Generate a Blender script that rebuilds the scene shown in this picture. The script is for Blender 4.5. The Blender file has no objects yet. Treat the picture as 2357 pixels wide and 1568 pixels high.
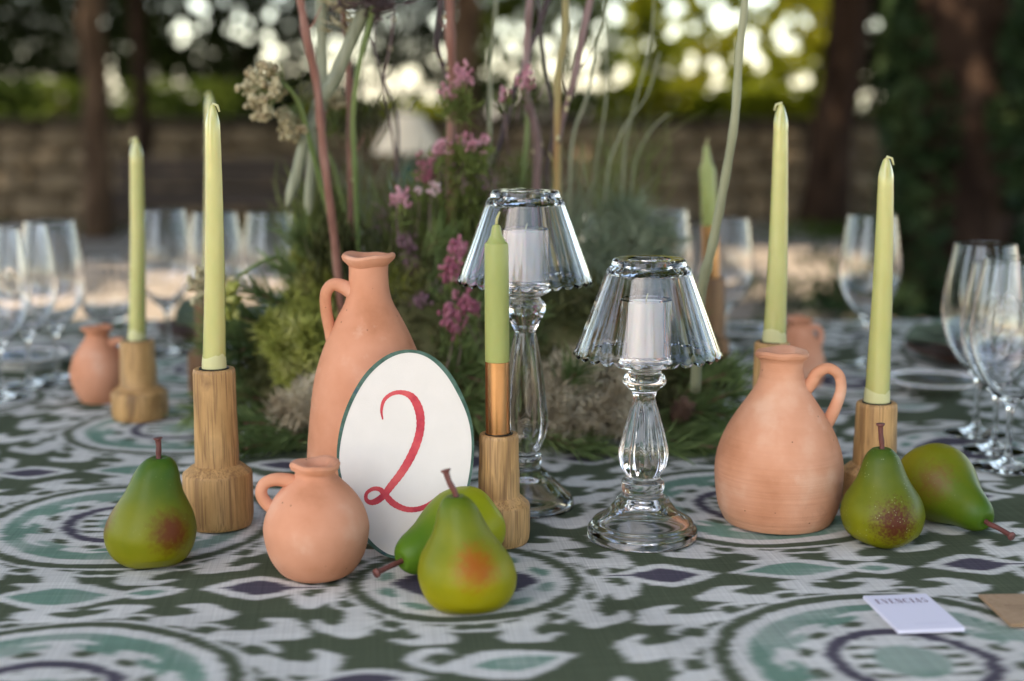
import bpy, bmesh, math, random
import numpy as np
from mathutils import Vector, Matrix

random.seed(7)
R = math.radians
sc = bpy.context.scene
COL = sc.collection

# ------------------------------------------------------------------ camera
CAM_Z, PITCH, TZ = 1.13, R(9.3), 0.75
LENS, SENSOR = 50.0, 36.0
cam_d = bpy.data.cameras.new("camera")
cam_d.lens, cam_d.sensor_width = LENS, SENSOR
cam_d.clip_start, cam_d.clip_end = 0.05, 3000
cam_d.dof.use_dof = True
cam_d.dof.focus_distance = 1.235
cam_d.dof.aperture_fstop = 2.9
cam = bpy.data.objects.new("camera", cam_d)
cam.location = (0, 0, CAM_Z)
cam.rotation_euler = (math.pi / 2 - PITCH, 0, 0)
COL.objects.link(cam)
sc.camera = cam

# ------------------------------------------------------------------ light
SUN_AZ, SUN_EL = R(-140), R(50)          # azimuth clockwise from +Y (the way the camera looks)
world = bpy.data.worlds.new("World")
sc.world = world
world.use_nodes = True
wn = world.node_tree
sky = wn.nodes.new("ShaderNodeTexSky")
sky.sky_type = 'NISHITA'
sky.sun_disc = False
sky.sun_elevation = SUN_EL
sky.sun_rotation = SUN_AZ
sky.dust_density = 1.2
sky.air_density = 1.0
bg = wn.nodes["Background"]
bg.inputs[1].default_value = 0.15
wn.links.new(sky.outputs[0], bg.inputs[0])
sun_d = bpy.data.lights.new("sun", 'SUN')
sun_d.energy = 3.0
sun_d.angle = R(0.5)
sun_d.color = (1.0, 0.9, 0.76)
sun = bpy.data.objects.new("sun", sun_d)
SUN_DIR = Vector((math.sin(SUN_AZ) * math.cos(SUN_EL), math.cos(SUN_AZ) * math.cos(SUN_EL), math.sin(SUN_EL)))
sun.rotation_euler = SUN_DIR.to_track_quat('Z', 'Y').to_euler()
sun.location = SUN_DIR * 30
COL.objects.link(sun)
vs = sc.view_settings
vs.view_transform, vs.look, vs.gamma, vs.use_curve_mapping = 'Standard', 'None', 1.0, False
vs.exposure = 1.95
vs.use_white_balance = True            # the camera is balanced for open shade
vs.white_balance_temperature = 7600
vs.white_balance_tint = 12
sc.render.engine = 'CYCLES'
cy = sc.cycles
cy.use_denoising = True
cy.max_bounces, cy.transmission_bounces, cy.transparent_max_bounces = 24, 24, 8
cy.diffuse_bounces, cy.glossy_bounces = 4, 6
cy.sample_clamp_indirect = 6.0

# ------------------------------------------------------------------ picture -> place helpers
F_PX = 2357 * LENS / SENSOR
FWD = Vector((0, math.cos(PITCH), -math.sin(PITCH)))
UPV = Vector((0, math.sin(PITCH), math.cos(PITCH)))
EYE = Vector((0, 0, CAM_Z))


def ray(u, v):
    return FWD + Vector((1, 0, 0)) * ((u - 1178.5) / F_PX) + UPV * ((784 - v) / F_PX)


def on_z(u, v, z=TZ):
    d = ray(u, v)
    return EYE + d * ((z - CAM_Z) / d.z)


def at_y(u, v, y):
    d = ray(u, v)
    return EYE + d * (y / d.y)


def m_per_px(p):
    return (Vector(p) - EYE).dot(FWD) / F_PX


def stand(u, v_front, r_px):
    """centre on the table of a round foot whose front edge shows at v_front"""
    p = on_z(u, v_front)
    y = p.y + r_px * m_per_px(p)
    x = (u - 1178.5) * m_per_px((0, y, TZ))
    return Vector((x, y, TZ))


def prof(c, pts):
    """[(radius px, height px)] -> [(radius, z above the table)]"""
    out = []
    for r, v in pts:
        p = at_y(1178.5, v, c.y)
        out.append((r * m_per_px(p), p.z - TZ))
    return out

# ------------------------------------------------------------------ object helpers


def link(o, parent=None):
    COL.objects.link(o)
    if parent:
        o.parent = parent
    return o


def tag(o, label=None, cat=None, group=None, kind=None):
    if label: o['label'] = label
    if cat: o['category'] = cat
    if group: o['group'] = group
    if kind: o['kind'] = kind
    return o


def thing(name, loc, label, cat, group=None, rz=0.0):
    o = bpy.data.objects.new(name, None)
    o.empty_display_size = 0.05
    o.location = loc
    o.rotation_euler = (0, 0, rz)
    link(o)
    return tag(o, label, cat, group)


def mesh_np(verts, faces, smooth=True):
    me = bpy.data.meshes.new("mesh")
    me.from_pydata([tuple(v) for v in verts], [], [tuple(f) for f in faces])
    if smooth:
        me.polygons.foreach_set("use_smooth", [True] * len(me.polygons))
    me.update()
    return me


def mesh_fast(verts, faces, k, smooth=False):
    """verts (N,3) array, faces (M,k) array"""
    verts = np.asarray(verts, dtype=np.float32)
    faces = np.asarray(faces, dtype=np.int32)
    me = bpy.data.meshes.new("mesh")
    me.vertices.add(len(verts))
    me.vertices.foreach_set("co", verts.ravel())
    me.loops.add(faces.size)
    me.loops.foreach_set("vertex_index", faces.ravel())
    me.polygons.add(len(faces))
    me.polygons.foreach_set("loop_start", np.arange(0, faces.size, k, dtype=np.int32))
    me.polygons.foreach_set("loop_total", np.full(len(faces), k, dtype=np.int32))
    if smooth:
        me.polygons.foreach_set("use_smooth", np.ones(len(faces), dtype=bool))
    me.update(calc_edges=True)
    me.validate()
    return me


def obj(name, me, mat, parent=None, loc=(0, 0, 0)):
    o = bpy.data.objects.new(name, me)
    if mat and not me.materials:
        me.materials.append(mat)
    o.location = loc
    return link(o, parent)


class MB:
    def __init__(s):
        s.v, s.f = [], []

    def add(s, verts, faces):
        b = len(s.v)
        s.v += [tuple(v) for v in verts]
        s.f += [tuple(i + b for i in f) for f in faces]

    def box(s, c, size, rot=None):
        hx, hy, hz = [a / 2 for a in size]
        vs_ = [Vector((x, y, z)) for x in (-hx, hx) for y in (-hy, hy) for z in (-hz, hz)]
        if rot: vs_ = [rot @ q for q in vs_]
        s.add([q + Vector(c) for q in vs_],
              [(0, 1, 3, 2), (4, 6, 7, 5), (0, 4, 5, 1), (2, 3, 7, 6), (0, 2, 6, 4), (1, 5, 7, 3)])

    def tube(s, pts, rad, n=8, cap=True):
        pts = [Vector(p) for p in pts]
        m = len(pts)
        if not hasattr(rad, '__len__'): rad = [rad] * m
        b = len(s.v)
        up = Vector((0.3, 0.5, 0.8)).normalized()
        prev = None
        for i, p in enumerate(pts):
            t = (pts[min(i + 1, m - 1)] - pts[max(i - 1, 0)]).normalized()
            if prev is None:
                a = t.orthogonal().normalized()
            else:
                a = (prev - t * prev.dot(t)).normalized()
            prev = a
            c = t.cross(a)
            for k in range(n):
                th = 2 * math.pi * k / n
                s.v.append(tuple(p + (a * math.cos(th) + c * math.sin(th)) * rad[i]))
        for i in range(m - 1):
            for k in range(n):
                s.f.append((b + i * n + k, b + i * n + (k + 1) % n, b + (i + 1) * n + (k + 1) % n, b + (i + 1) * n + k))
        if cap:
            s.f.append(tuple(b + k for k in range(n))[::-1])
            s.f.append(tuple(b + (m - 1) * n + k for k in range(n)))

    def blob(s, c, r, rng=random, sq=(1, 1, 1), rings=4, n=6):
        b = len(s.v)
        c = Vector(c)
        s.v.append(tuple(c + Vector((0, 0, r * sq[2]))))
        for i in range(1, rings):
            ph = math.pi * i / rings
            for k in range(n):
                th = 2 * math.pi * (k + 0.5 * (i % 2)) / n
                s.v.append(tuple(c + Vector((r * sq[0] * math.sin(ph) * math.cos(th), r * sq[1] * math.sin(ph) * math.sin(th), r * sq[2] * math.cos(ph)))))
        s.v.append(tuple(c - Vector((0, 0, r * sq[2]))))
        e = len(s.v) - 1
        for k in range(n):
            s.f.append((b, b + 1 + k, b + 1 + (k + 1) % n))
            s.f.append((e, b + 1 + (rings - 2) * n + (k + 1) % n, b + 1 + (rings - 2) * n + k))
        for i in range(rings - 2):
            for k in range(n):
                a0 = b + 1 + i * n
                a1 = a0 + n
                s.f.append((a0 + k, a1 + k, a1 + (k + 1) % n, a0 + (k + 1) % n))

    def build(s, name, mat, parent=None, smooth=True, loc=(0, 0, 0)):
        return obj(name, mesh_np(s.v, s.f, smooth), mat, parent, loc)


def catmull(pts, sub=6):
    pts = [Vector(p) if hasattr(p, '__len__') else p for p in pts]
    out = []
    n = len(pts)
    for i in range(n - 1):
        p0, p1, p2, p3 = pts[max(i - 1, 0)], pts[i], pts[i + 1], pts[min(i + 2, n - 1)]
        for k in range(sub):
            t = k / sub
            out.append(0.5 * ((2 * p1) + (p2 - p0) * t + (2 * p0 - 5 * p1 + 4 * p2 - p3) * t * t + (3 * p1 - p0 - 3 * p2 + p3) * t ** 3))
    out.append(pts[-1])
    return out


def smooth_profile(pts, sub=5):
    p = catmull([Vector((r, z, 0)) for r, z in pts], sub)
    return [(max(q.x, 0.0), q.y) for q in p]


def lathe(profile, n=64, warp=None):
    """profile (r, z) from bottom to top; r == 0 closes on the axis"""
    verts, faces, rows = [], [], []
    for r, z in profile:
        if r < 1e-6:
            rows.append([len(verts)])
            verts.append((0, 0, z))
        else:
            row = []
            for k in range(n):
                th = 2 * math.pi * k / n
                rr, zz = (r, z) if warp is None else warp(r, z, th)
                row.append(len(verts))
                verts.append((rr * math.cos(th), rr * math.sin(th), zz))
            rows.append(row)
    for a, b in zip(rows[:-1], rows[1:]):
        if len(a) == 1 and len(b) == 1: continue
        if len(a) == 1:
            faces += [(a[0], b[(k + 1) % n], b[k]) for k in range(n)]
        elif len(b) == 1:
            faces += [(a[k], a[(k + 1) % n], b[0]) for k in range(n)]
        else:
            faces += [(a[k], a[(k + 1) % n], b[(k + 1) % n], b[k]) for k in range(n)]
    me = mesh_np(verts, faces)
    me.set_sharp_from_angle(angle=R(30))
    return me


def copy_tree(o, parent=None):
    c = o.copy()
    link(c, parent)
    for ch in list(o.children):
        copy_tree(ch, c)
    return c

# ------------------------------------------------------------------ materials


def mat(name, base=(0.5, 0.5, 0.5), rough=0.6, **kw):
    m = bpy.data.materials.new(name)
    m.use_nodes = True
    b = m.node_tree.nodes["Principled BSDF"]
    b.inputs["Base Color"].default_value = (*base, 1)
    b.inputs["Roughness"].default_value = rough
    for k, v in kw.items():
        b.inputs[k.replace('_', ' ').title() if k not in ('IOR',) else k].default_value = v
    return m


def nodes(m):
    nt = m.node_tree
    return nt, nt.nodes, nt.links, nt.nodes["Principled BSDF"]


def vary(m, cols, scale=(5, 5, 5), detail=4, rough=0.6, dist=0.0, lo=0.3, hi=0.7, bump=0.0, bscale=60, rand=True, bdist=0.002):
    """mix of colours over noise in object space, optional bump"""
    nt, N, L, b = nodes(m)
    tc = N.new("ShaderNodeTexCoord")
    mp = N.new("ShaderNodeMapping")
    mp.inputs["Scale"].default_value = scale
    L.new(tc.outputs["Object"], mp.inputs["Vector"])
    if rand:
        oi = N.new("ShaderNodeObjectInfo")
        cb = N.new("ShaderNodeCombineXYZ")
        mu = N.new("ShaderNodeMath"); mu.operation = 'MULTIPLY'; mu.inputs[1].default_value = 37.0
        L.new(oi.outputs["Random"], mu.inputs[0])
        for i in range(3): L.new(mu.outputs[0], cb.inputs[i])
        L.new(cb.outputs[0], mp.inputs["Location"])
    no = N.new("ShaderNodeTexNoise")
    no.inputs["Scale"].default_value = 1.0
    no.inputs["Detail"].default_value = detail
    no.inputs["Distortion"].default_value = dist
    L.new(mp.outputs[0], no.inputs["Vector"])
    cr = N.new("ShaderNodeValToRGB")
    e = cr.color_ramp.elements
    while len(e) < len(cols): e.new(0.5)
    for i, c in enumerate(cols):
        e[i].position = lo + (hi - lo) * i / max(1, len(cols) - 1)
        e[i].color = (*c, 1)
    L.new(no.outputs["Fac"], cr.inputs[0])
    L.new(cr.outputs[0], b.inputs["Base Color"])
    if bump:
        n2 = N.new("ShaderNodeTexNoise")
        n2.inputs["Scale"].default_value = bscale
        n2.inputs["Detail"].default_value = 4
        L.new(tc.outputs["Object"], n2.inputs["Vector"])
        bp = N.new("ShaderNodeBump")
        bp.inputs["Strength"].default_value = bump
        bp.inputs["Distance"].default_value = bdist
        L.new(n2.outputs["Fac"], bp.inputs["Height"])
        L.new(bp.outputs[0], b.inputs["Normal"])
    return m


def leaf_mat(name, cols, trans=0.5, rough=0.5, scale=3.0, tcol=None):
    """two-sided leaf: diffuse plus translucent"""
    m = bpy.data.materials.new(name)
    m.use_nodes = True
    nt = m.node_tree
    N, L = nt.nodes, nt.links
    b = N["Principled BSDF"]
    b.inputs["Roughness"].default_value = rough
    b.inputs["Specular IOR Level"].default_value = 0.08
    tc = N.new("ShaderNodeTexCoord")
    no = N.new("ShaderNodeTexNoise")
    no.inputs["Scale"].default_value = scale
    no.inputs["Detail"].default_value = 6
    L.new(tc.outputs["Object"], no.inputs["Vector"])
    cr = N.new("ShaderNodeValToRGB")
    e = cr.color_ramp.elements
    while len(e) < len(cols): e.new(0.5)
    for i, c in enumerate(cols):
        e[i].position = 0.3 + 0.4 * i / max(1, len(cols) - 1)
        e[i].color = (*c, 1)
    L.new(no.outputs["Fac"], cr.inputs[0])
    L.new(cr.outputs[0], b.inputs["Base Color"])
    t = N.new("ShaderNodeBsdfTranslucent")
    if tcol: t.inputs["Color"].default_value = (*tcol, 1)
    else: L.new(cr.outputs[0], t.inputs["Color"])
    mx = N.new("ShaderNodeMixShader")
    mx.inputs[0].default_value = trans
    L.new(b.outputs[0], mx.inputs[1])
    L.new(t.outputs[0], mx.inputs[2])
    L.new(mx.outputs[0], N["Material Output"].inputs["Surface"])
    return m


M = {}
M['glass'] = mat("clear_glass", (1, 1, 1), 0.0, transmission_weight=1.0, IOR=1.5)
M['thin_glass'] = mat("wine_glass_crystal", (1, 1, 1), 0.0, transmission_weight=1.0, IOR=1.45)


def terracotta(name, cols, rings=0.0):
    m = mat(name, cols[0], 0.85)
    vary(m, cols, scale=(16, 16, 16), detail=8, lo=0.32, hi=0.68)
    nt, N, L, b = nodes(m)
    tc = N.new("ShaderNodeTexCoord")
    n = N.new("ShaderNodeTexNoise"); n.inputs["Scale"].default_value = 900; n.inputs["Detail"].default_value = 3
    L.new(tc.outputs["Object"], n.inputs["Vector"])
    # smoked smudges
    sm = N.new("ShaderNodeTexNoise"); sm.noise_dimensions = '4D'; sm.inputs["Scale"].default_value = 24; sm.inputs["Detail"].default_value = 9; sm.inputs["Roughness"].default_value = 0.7
    oi = N.new("ShaderNodeObjectInfo"); mw = N.new("ShaderNodeMath"); mw.operation = 'MULTIPLY'; mw.inputs[1].default_value = 57.0
    L.new(oi.outputs["Random"], mw.inputs[0]); L.new(mw.outputs[0], sm.inputs["W"]); L.new(tc.outputs["Object"], sm.inputs["Vector"])
    for lo_, hi_, amt, colr in ((0.60, 0.78, 0.55, (0.30, 0.13, 0.075)), (0.41, 0.27, 0.5, (0.74, 0.50, 0.38))):
        mr = N.new("ShaderNodeMapRange"); mr.inputs[1].default_value = lo_; mr.inputs[2].default_value = hi_; mr.inputs[4].default_value = amt
        L.new(sm.outputs["Fac"], mr.inputs[0])
        mq = N.new("ShaderNodeMix"); mq.data_type = 'RGBA'
        L.new(mr.outputs[0], mq.inputs[0]); L.new(b.inputs["Base Color"].links[0].from_socket, mq.inputs[6]); mq.inputs[7].default_value = (*colr, 1)
        L.new(mq.outputs[2], b.inputs["Base Color"])
    # small dark pits and pale lime specks
    ns = N.new("ShaderNodeTexVoronoi"); ns.inputs["Scale"].default_value = 70
    L.new(tc.outputs["Object"], ns.inputs["Vector"])
    th = N.new("ShaderNodeMath"); th.operation = 'LESS_THAN'; th.inputs[1].default_value = 0.055
    L.new(ns.outputs["Distance"], th.inputs[0])
    src = b.inputs["Base Color"].links[0].from_socket
    mx = N.new("ShaderNodeMix"); mx.data_type = 'RGBA'
    L.new(th.outputs[0], mx.inputs[0]); L.new(src, mx.inputs[6]); mx.inputs[7].default_value = (0.3, 0.13, 0.07, 1)
    L.new(mx.outputs[2], b.inputs["Base Color"])
    add = n.outputs["Fac"]
    bp = N.new("ShaderNodeBump"); bp.inputs["Strength"].default_value = 0.25; bp.inputs["Distance"].default_value = 0.0006
    if rings:
        mp = N.new("ShaderNodeMapping"); mp.inputs["Scale"].default_value = (3, 3, 190)
        L.new(tc.outputs["Object"], mp.inputs["Vector"])
        wv = N.new("ShaderNodeTexNoise"); wv.inputs["Scale"].default_value = 1.0; wv.inputs["Detail"].default_value = 2
        L.new(mp.outputs[0], wv.inputs["Vector"])
        am = N.new("ShaderNodeMath"); am.operation = 'MULTIPLY_ADD'; am.inputs[1].default_value = rings
        L.new(wv.outputs["Fac"], am.inputs[0]); L.new(n.outputs["Fac"], am.inputs[2])
        add = am.outputs[0]
    L.new(add, bp.inputs["Height"])
    L.new(bp.outputs[0], b.inputs["Normal"])
    return m


M['clay'] = terracotta("terracotta", [(0.49, 0.195, 0.098), (0.61, 0.265, 0.15), (0.66, 0.305, 0.185), (0.72, 0.40, 0.275)], 1.0)
M['clay_ringed'] = terracotta("thrown_terracotta", [(0.52, 0.215, 0.11), (0.63, 0.285, 0.16), (0.68, 0.33, 0.20), (0.74, 0.43, 0.29)], 9.0)
def turned_wood(name, cols, dark):
    """honey blotches, fine dark pores along the grain, a few knots"""
    m = vary(mat(name, cols[0], 0.55), cols, scale=(34, 34, 8), detail=5, dist=1.2, lo=0.3, hi=0.7)
    nt, N, L, b = nodes(m)
    tc = N.new("ShaderNodeTexCoord")
    oi = N.new("ShaderNodeObjectInfo")
    cur = b.inputs["Base Color"].links[0].from_socket
    for sc_, lo, hi, amt in (((620, 620, 20), 0.50, 0.64, 0.55), ((240, 240, 7), 0.52, 0.66, 0.45), ((40, 40, 30), 0.63, 0.74, 0.6)):
        mp = N.new("ShaderNodeMapping"); mp.inputs["Scale"].default_value = sc_
        L.new(tc.outputs["Object"], mp.inputs["Vector"])
        n = N.new("ShaderNodeTexNoise"); n.noise_dimensions = '4D'; n.inputs["Scale"].default_value = 1.0; n.inputs["Detail"].default_value = 4; n.inputs["Distortion"].default_value = 0.4
        mu = N.new("ShaderNodeMath"); mu.operation = 'MULTIPLY'; mu.inputs[1].default_value = 91.0
        L.new(oi.outputs["Random"], mu.inputs[0]); L.new(mu.outputs[0], n.inputs["W"])
        L.new(mp.outputs[0], n.inputs["Vector"])
        mr = N.new("ShaderNodeMapRange"); mr.inputs[1].default_value = lo; mr.inputs[2].default_value = hi; mr.inputs[4].default_value = amt
        L.new(n.outputs["Fac"], mr.inputs[0])
        mx = N.new("ShaderNodeMix"); mx.data_type = 'RGBA'
        L.new(mr.outputs[0], mx.inputs[0]); L.new(cur, mx.inputs[6]); mx.inputs[7].default_value = (*dark, 1)
        cur = mx.outputs[2]
    L.new(cur, b.inputs["Base Color"])
    return m


M['wood'] = turned_wood("mango_wood", [(0.26, 0.14, 0.055), (0.44, 0.245, 0.09), (0.58, 0.34, 0.135), (0.42, 0.25, 0.115)], (0.13, 0.055, 0.02))
M['wood_dark'] = turned_wood("walnut_wood", [(0.14, 0.065, 0.027), (0.26, 0.135, 0.06), (0.33, 0.18, 0.08)], (0.06, 0.027, 0.012))
M['black_metal'] = mat("black_metal", (0.01, 0.01, 0.012), 0.4, metallic=0.6)
M['taper'] = vary(mat("pale_green_wax", (0.47, 0.50, 0.18), 0.2, subsurface_weight=0.25, subsurface_scale=0.01, coat_weight=1.0, coat_roughness=0.03), [(0.45, 0.46, 0.15), (0.54, 0.53, 0.20)], scale=(30, 30, 12), rough=0.22, bump=0.12, bscale=90, bdist=0.0008)
M['dinner'] = vary(mat("sage_wax", (0.30, 0.37, 0.11), 0.4, subsurface_weight=0.25, subsurface_scale=0.01), [(0.29, 0.335, 0.095), (0.36, 0.40, 0.13)], scale=(40, 40, 14), bump=0.1, bscale=120, bdist=0.0006)
M['wax_end'] = mat("bare_pale_wax", (0.58, 0.57, 0.29), 0.4)
M['gold'] = vary(mat("copper_gold_dip", (0.55, 0.30, 0.11), 0.27, metallic=1.0), [(0.56, 0.31, 0.14), (0.70, 0.41, 0.20)], scale=(40, 40, 40))
M['white_wax'] = mat("white_wax", (0.85, 0.82, 0.76), 0.5, subsurface_weight=0.3, subsurface_scale=0.02)
M['wick'] = mat("wick_cotton", (0.5, 0.48, 0.22), 0.9)
M['card'] = vary(mat("watercolour_paper", (0.84, 0.79, 0.72), 0.9), [(0.74, 0.70, 0.64), (0.77, 0.725, 0.665)], scale=(60, 60, 60), bump=0.4, bscale=700, bdist=0.0003)
M['card_edge'] = vary(mat("green_gouache", (0.05, 0.15, 0.10), 0.8), [(0.022, 0.062, 0.050), (0.042, 0.105, 0.075), (0.075, 0.15, 0.115), (0.025, 0.08, 0.11)], scale=(90, 90, 90), detail=6)
M['red_ink'] = vary(mat("red_watercolour", (0.6, 0.05, 0.07), 0.75), [(0.42, 0.02, 0.045), (0.60, 0.055, 0.07), (0.68, 0.10, 0.10)], scale=(70, 70, 70), detail=6)
M['stem'] = vary(mat("pear_stem_brown", (0.12, 0.035, 0.03), 0.5), [(0.09, 0.025, 0.022), (0.17, 0.055, 0.045)], scale=(80, 80, 80))
M['silver'] = mat("polished_silver", (0.82, 0.81, 0.79), 0.27, metallic=1.0)
M['napkin'] = vary(mat("green_linen", (0.09, 0.13, 0.095), 0.95), [(0.07, 0.105, 0.075), (0.12, 0.165, 0.12)], scale=(30, 30, 30), bump=0.3, bscale=500)
M['brown_plate'] = vary(mat("brown_wood_plate", (0.10, 0.04, 0.025), 0.5), [(0.07, 0.028, 0.018), (0.15, 0.065, 0.04)], scale=(8, 40, 40))
M['visiting'] = mat("lilac_white_card", (0.74, 0.74, 0.86), 0.7)
M['kraft'] = vary(mat("kraft_card", (0.36, 0.24, 0.14), 0.9), [(0.33, 0.215, 0.125), (0.40, 0.27, 0.165)], scale=(200, 200, 200))
M['plum_ink'] = mat("plum_ink", (0.10, 0.02, 0.07), 0.7)
M['grey_ink'] = mat("pale_grey_ink", (0.48, 0.47, 0.60), 0.7)
M['brown_ink'] = mat("brown_ink", (0.16, 0.09, 0.05), 0.7)

M['bark'] = vary(mat("bark", (0.11, 0.07, 0.045), 0.95), [(0.045, 0.028, 0.019), (0.10, 0.064, 0.043), (0.16, 0.108, 0.075)], scale=(9, 9, 2.2), detail=8, bump=1.0, bscale=14, bdist=0.03)
M['bark_dark'] = vary(mat("dark_bark", (0.06, 0.035, 0.025), 0.95), [(0.014, 0.008, 0.006), (0.035, 0.021, 0.015), (0.055, 0.034, 0.024)], scale=(9, 9, 2.2), detail=8, bump=1.0, bscale=14, bdist=0.03)
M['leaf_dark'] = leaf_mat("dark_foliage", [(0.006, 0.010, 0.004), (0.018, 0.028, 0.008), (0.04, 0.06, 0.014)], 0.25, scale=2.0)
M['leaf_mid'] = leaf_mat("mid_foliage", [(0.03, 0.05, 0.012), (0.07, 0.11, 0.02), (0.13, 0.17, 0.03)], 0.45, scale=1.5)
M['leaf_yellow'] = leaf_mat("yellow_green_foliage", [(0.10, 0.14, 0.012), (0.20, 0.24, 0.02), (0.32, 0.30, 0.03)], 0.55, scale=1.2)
M['ivy'] = leaf_mat("ivy_leaves", [(0.008, 0.018, 0.008), (0.02, 0.04, 0.016), (0.045, 0.07, 0.025)], 0.15, scale=3.0)

for k_ in ('bark', 'bark_dark'):
    M[k_].node_tree.nodes['Principled BSDF'].inputs['Specular IOR Level'].default_value = 0.1

# ------------------------------------------------------------------ ground
def ground_material():
    m = mat("pale_gravel", (0.36, 0.31, 0.26), 0.95)
    vary(m, [(0.18, 0.15, 0.12), (0.28, 0.24, 0.20), (0.37, 0.325, 0.28)], scale=(0.9, 0.9, 0.9), detail=12, bump=0.8, bscale=55, rand=False, bdist=0.02)
    return m


def make_ground():
    n = 60
    xs = np.concatenate([np.linspace(-900, -14, 8), np.linspace(-12, 12, 49), np.linspace(14, 900, 8)])
    ys = np.concatenate([np.linspace(-900, -10, 8), np.linspace(-8, 16, 49), np.linspace(18, 900, 8)])
    X, Y = np.meshgrid(xs, ys)
    Z = 0.012 * np.sin(X * 1.3 + 0.5) * np.cos(Y * 1.1) * (np.abs(X) < 12) * (np.abs(Y) < 16)
    V = np.stack([X.ravel(), Y.ravel(), Z.ravel()], 1)
    w, h = len(xs), len(ys)
    I = np.arange(w * h).reshape(h, w)
    Fq = np.stack([I[:-1, :-1].ravel(), I[:-1, 1:].ravel(), I[1:, 1:].ravel(), I[1:, :-1].ravel()], 1)
    o = obj("ground", mesh_fast(V, Fq, 4, True), ground_material())
    tag(o, kind='structure')


make_ground()

# ------------------------------------------------------------------ foliage helpers
NPR = np.random.default_rng(5)


def leaves_mesh(P, size, aspect=0.55, rng=NPR, up_bias=0.0):
    """bent two-quad leaves at the points P"""
    n = len(P)
    a = rng.normal(size=(n, 3)); a /= np.linalg.norm(a, axis=1)[:, None]
    b = rng.normal(size=(n, 3)); b[:, 2] += up_bias
    b -= a * np.sum(a * b, 1)[:, None]; b /= np.linalg.norm(b, axis=1)[:, None]
    c = np.cross(a, b)
    s = (size * rng.uniform(0.6, 1.35, n))[:, None]
    w = s * aspect
    v0 = P - a * s * 0.5
    v1 = P + c * w * 0.5 + b * s * 0.06
    v2 = P + a * s * 0.5
    v3 = P - c * w * 0.5 + b * s * 0.06
    V = np.stack([v0, v1, v2, v3], 1).reshape(-1, 3)
    Fq = np.arange(4 * n).reshape(n, 4)
    return mesh_fast(V, Fq, 4)


def clump_points(n, centres, rad, rng=NPR, flat=1.0):
    idx = rng.integers(0, len(centres), n)
    d = rng.normal(size=(n, 3))
    d /= np.linalg.norm(d, axis=1)[:, None]
    d *= (rng.uniform(0.0, 1.0, n) ** 0.5)[:, None]
    d[:, 2] *= flat
    return np.asarray(centres)[idx] + d * np.asarray(rad)[idx][:, None]


def trunk_mesh(base, top, r0, r1, n=14, seg=10, rng=random, wob=0.05, flare=1.35):
    base, top = Vector(base), Vector(top)
    pts, rad = [], []
    for i in range(seg + 1):
        t = i / seg
        p = base.lerp(top, t) + Vector((rng.uniform(-1, 1), rng.uniform(-1, 1), 0)) * wob * (0 if i == 0 else 1)
        pts.append(p)
        rad.append((r0 + (r1 - r0) * t) * (1 + (flare - 1) * math.exp(-t * seg * 1.2)))
    mb = MB()
    mb.tube(pts, rad, n)
    return mb, pts

# ------------------------------------------------------------------ garden wall of rough stones
def stone_mesh(rng):
    mb = bmesh.new()
    bmesh.ops.create_cube(mb, size=1.0)
    bmesh.ops.subdivide_edges(mb, edges=mb.edges[:], cuts=1, use_grid_fill=True)
    for v in mb.verts:
        k = v.co.length
        v.co *= (0.5 / max(abs(v.co.x), abs(v.co.y), abs(v.co.z))) ** 0.2
        if k > 0.8: v.co *= 0.9
        v.co += Vector((rng.uniform(-1, 1), rng.uniform(-1, 1), rng.uniform(-1, 1))) * 0.045
    me = bpy.data.meshes.new("stone")
    mb.to_mesh(me); mb.free()
    me.polygons.foreach_set("use_smooth", [True] * len(me.polygons))
    return me


M['stone'] = vary(mat("wall_stone", (0.25, 0.19, 0.12), 0.95), [(0.10, 0.075, 0.05), (0.19, 0.147, 0.10), (0.28, 0.22, 0.15)], scale=(3, 3, 3), detail=9, bump=0.6, bscale=16, bdist=0.02)
M['mortar'] = vary(mat("earth_mortar", (0.16, 0.12, 0.08), 1.0), [(0.13, 0.098, 0.066), (0.20, 0.155, 0.105)], scale=(4, 4, 4), rand=False)
M['coping'] = vary(mat("shaded_coping_stone", (0.12, 0.095, 0.07), 0.95), [(0.03, 0.025, 0.018), (0.08, 0.063, 0.046)], scale=(3, 3, 3), detail=8)  # dark band of shade along the wall top put into the stone colour


for k_ in ('stone', 'mortar', 'coping'):
    M[k_].node_tree.nodes['Principled BSDF'].inputs['Specular IOR Level'].default_value = 0.1


def make_wall():
    rng = random.Random(3)
    y0 = 14.3
    t = thing("garden_wall", (0, y0, 0), "low rubble stone wall running across behind the trees", "wall")
    mb = MB(); mb.box((0, 0.22, 0.47), (22, 0.36, 0.94)); mb.build("mortar_core", M['mortar'], t, False)
    kinds = [stone_mesh(rng) for _ in range(7)]
    z = 0.0
    for row in range(4):
        h = [0.27, 0.24, 0.22, 0.21][row]
        x = -6.2 - rng.uniform(0, 0.3)
        while x < 6.2:
            w = rng.uniform(0.28, 0.62)
            o = bpy.data.objects.new("stone", kinds[rng.randrange(7)])
            if not o.data.materials: o.data.materials.append(M['stone'])
            o.location = (x + w / 2, 0.0 + rng.uniform(-0.02, 0.02), z + h / 2)
            o.scale = (w - 0.025, 0.2, h - 0.025)
            link(o, t)
            x += w
        z += h
    x = -6.3
    while x < 6.3:
        w = rng.uniform(0.8, 1.1)
        o = bpy.data.objects.new("coping_slab", kinds[rng.randrange(7)])
        o.location = (x + w / 2, 0.16, z + 0.045)
        o.scale = (w - 0.015, 0.56, 0.09)
        link(o, t)
        o.material_slots[0].link = 'OBJECT'
        o.material_slots[0].material = M['coping']
        x += w


make_wall()

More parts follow.
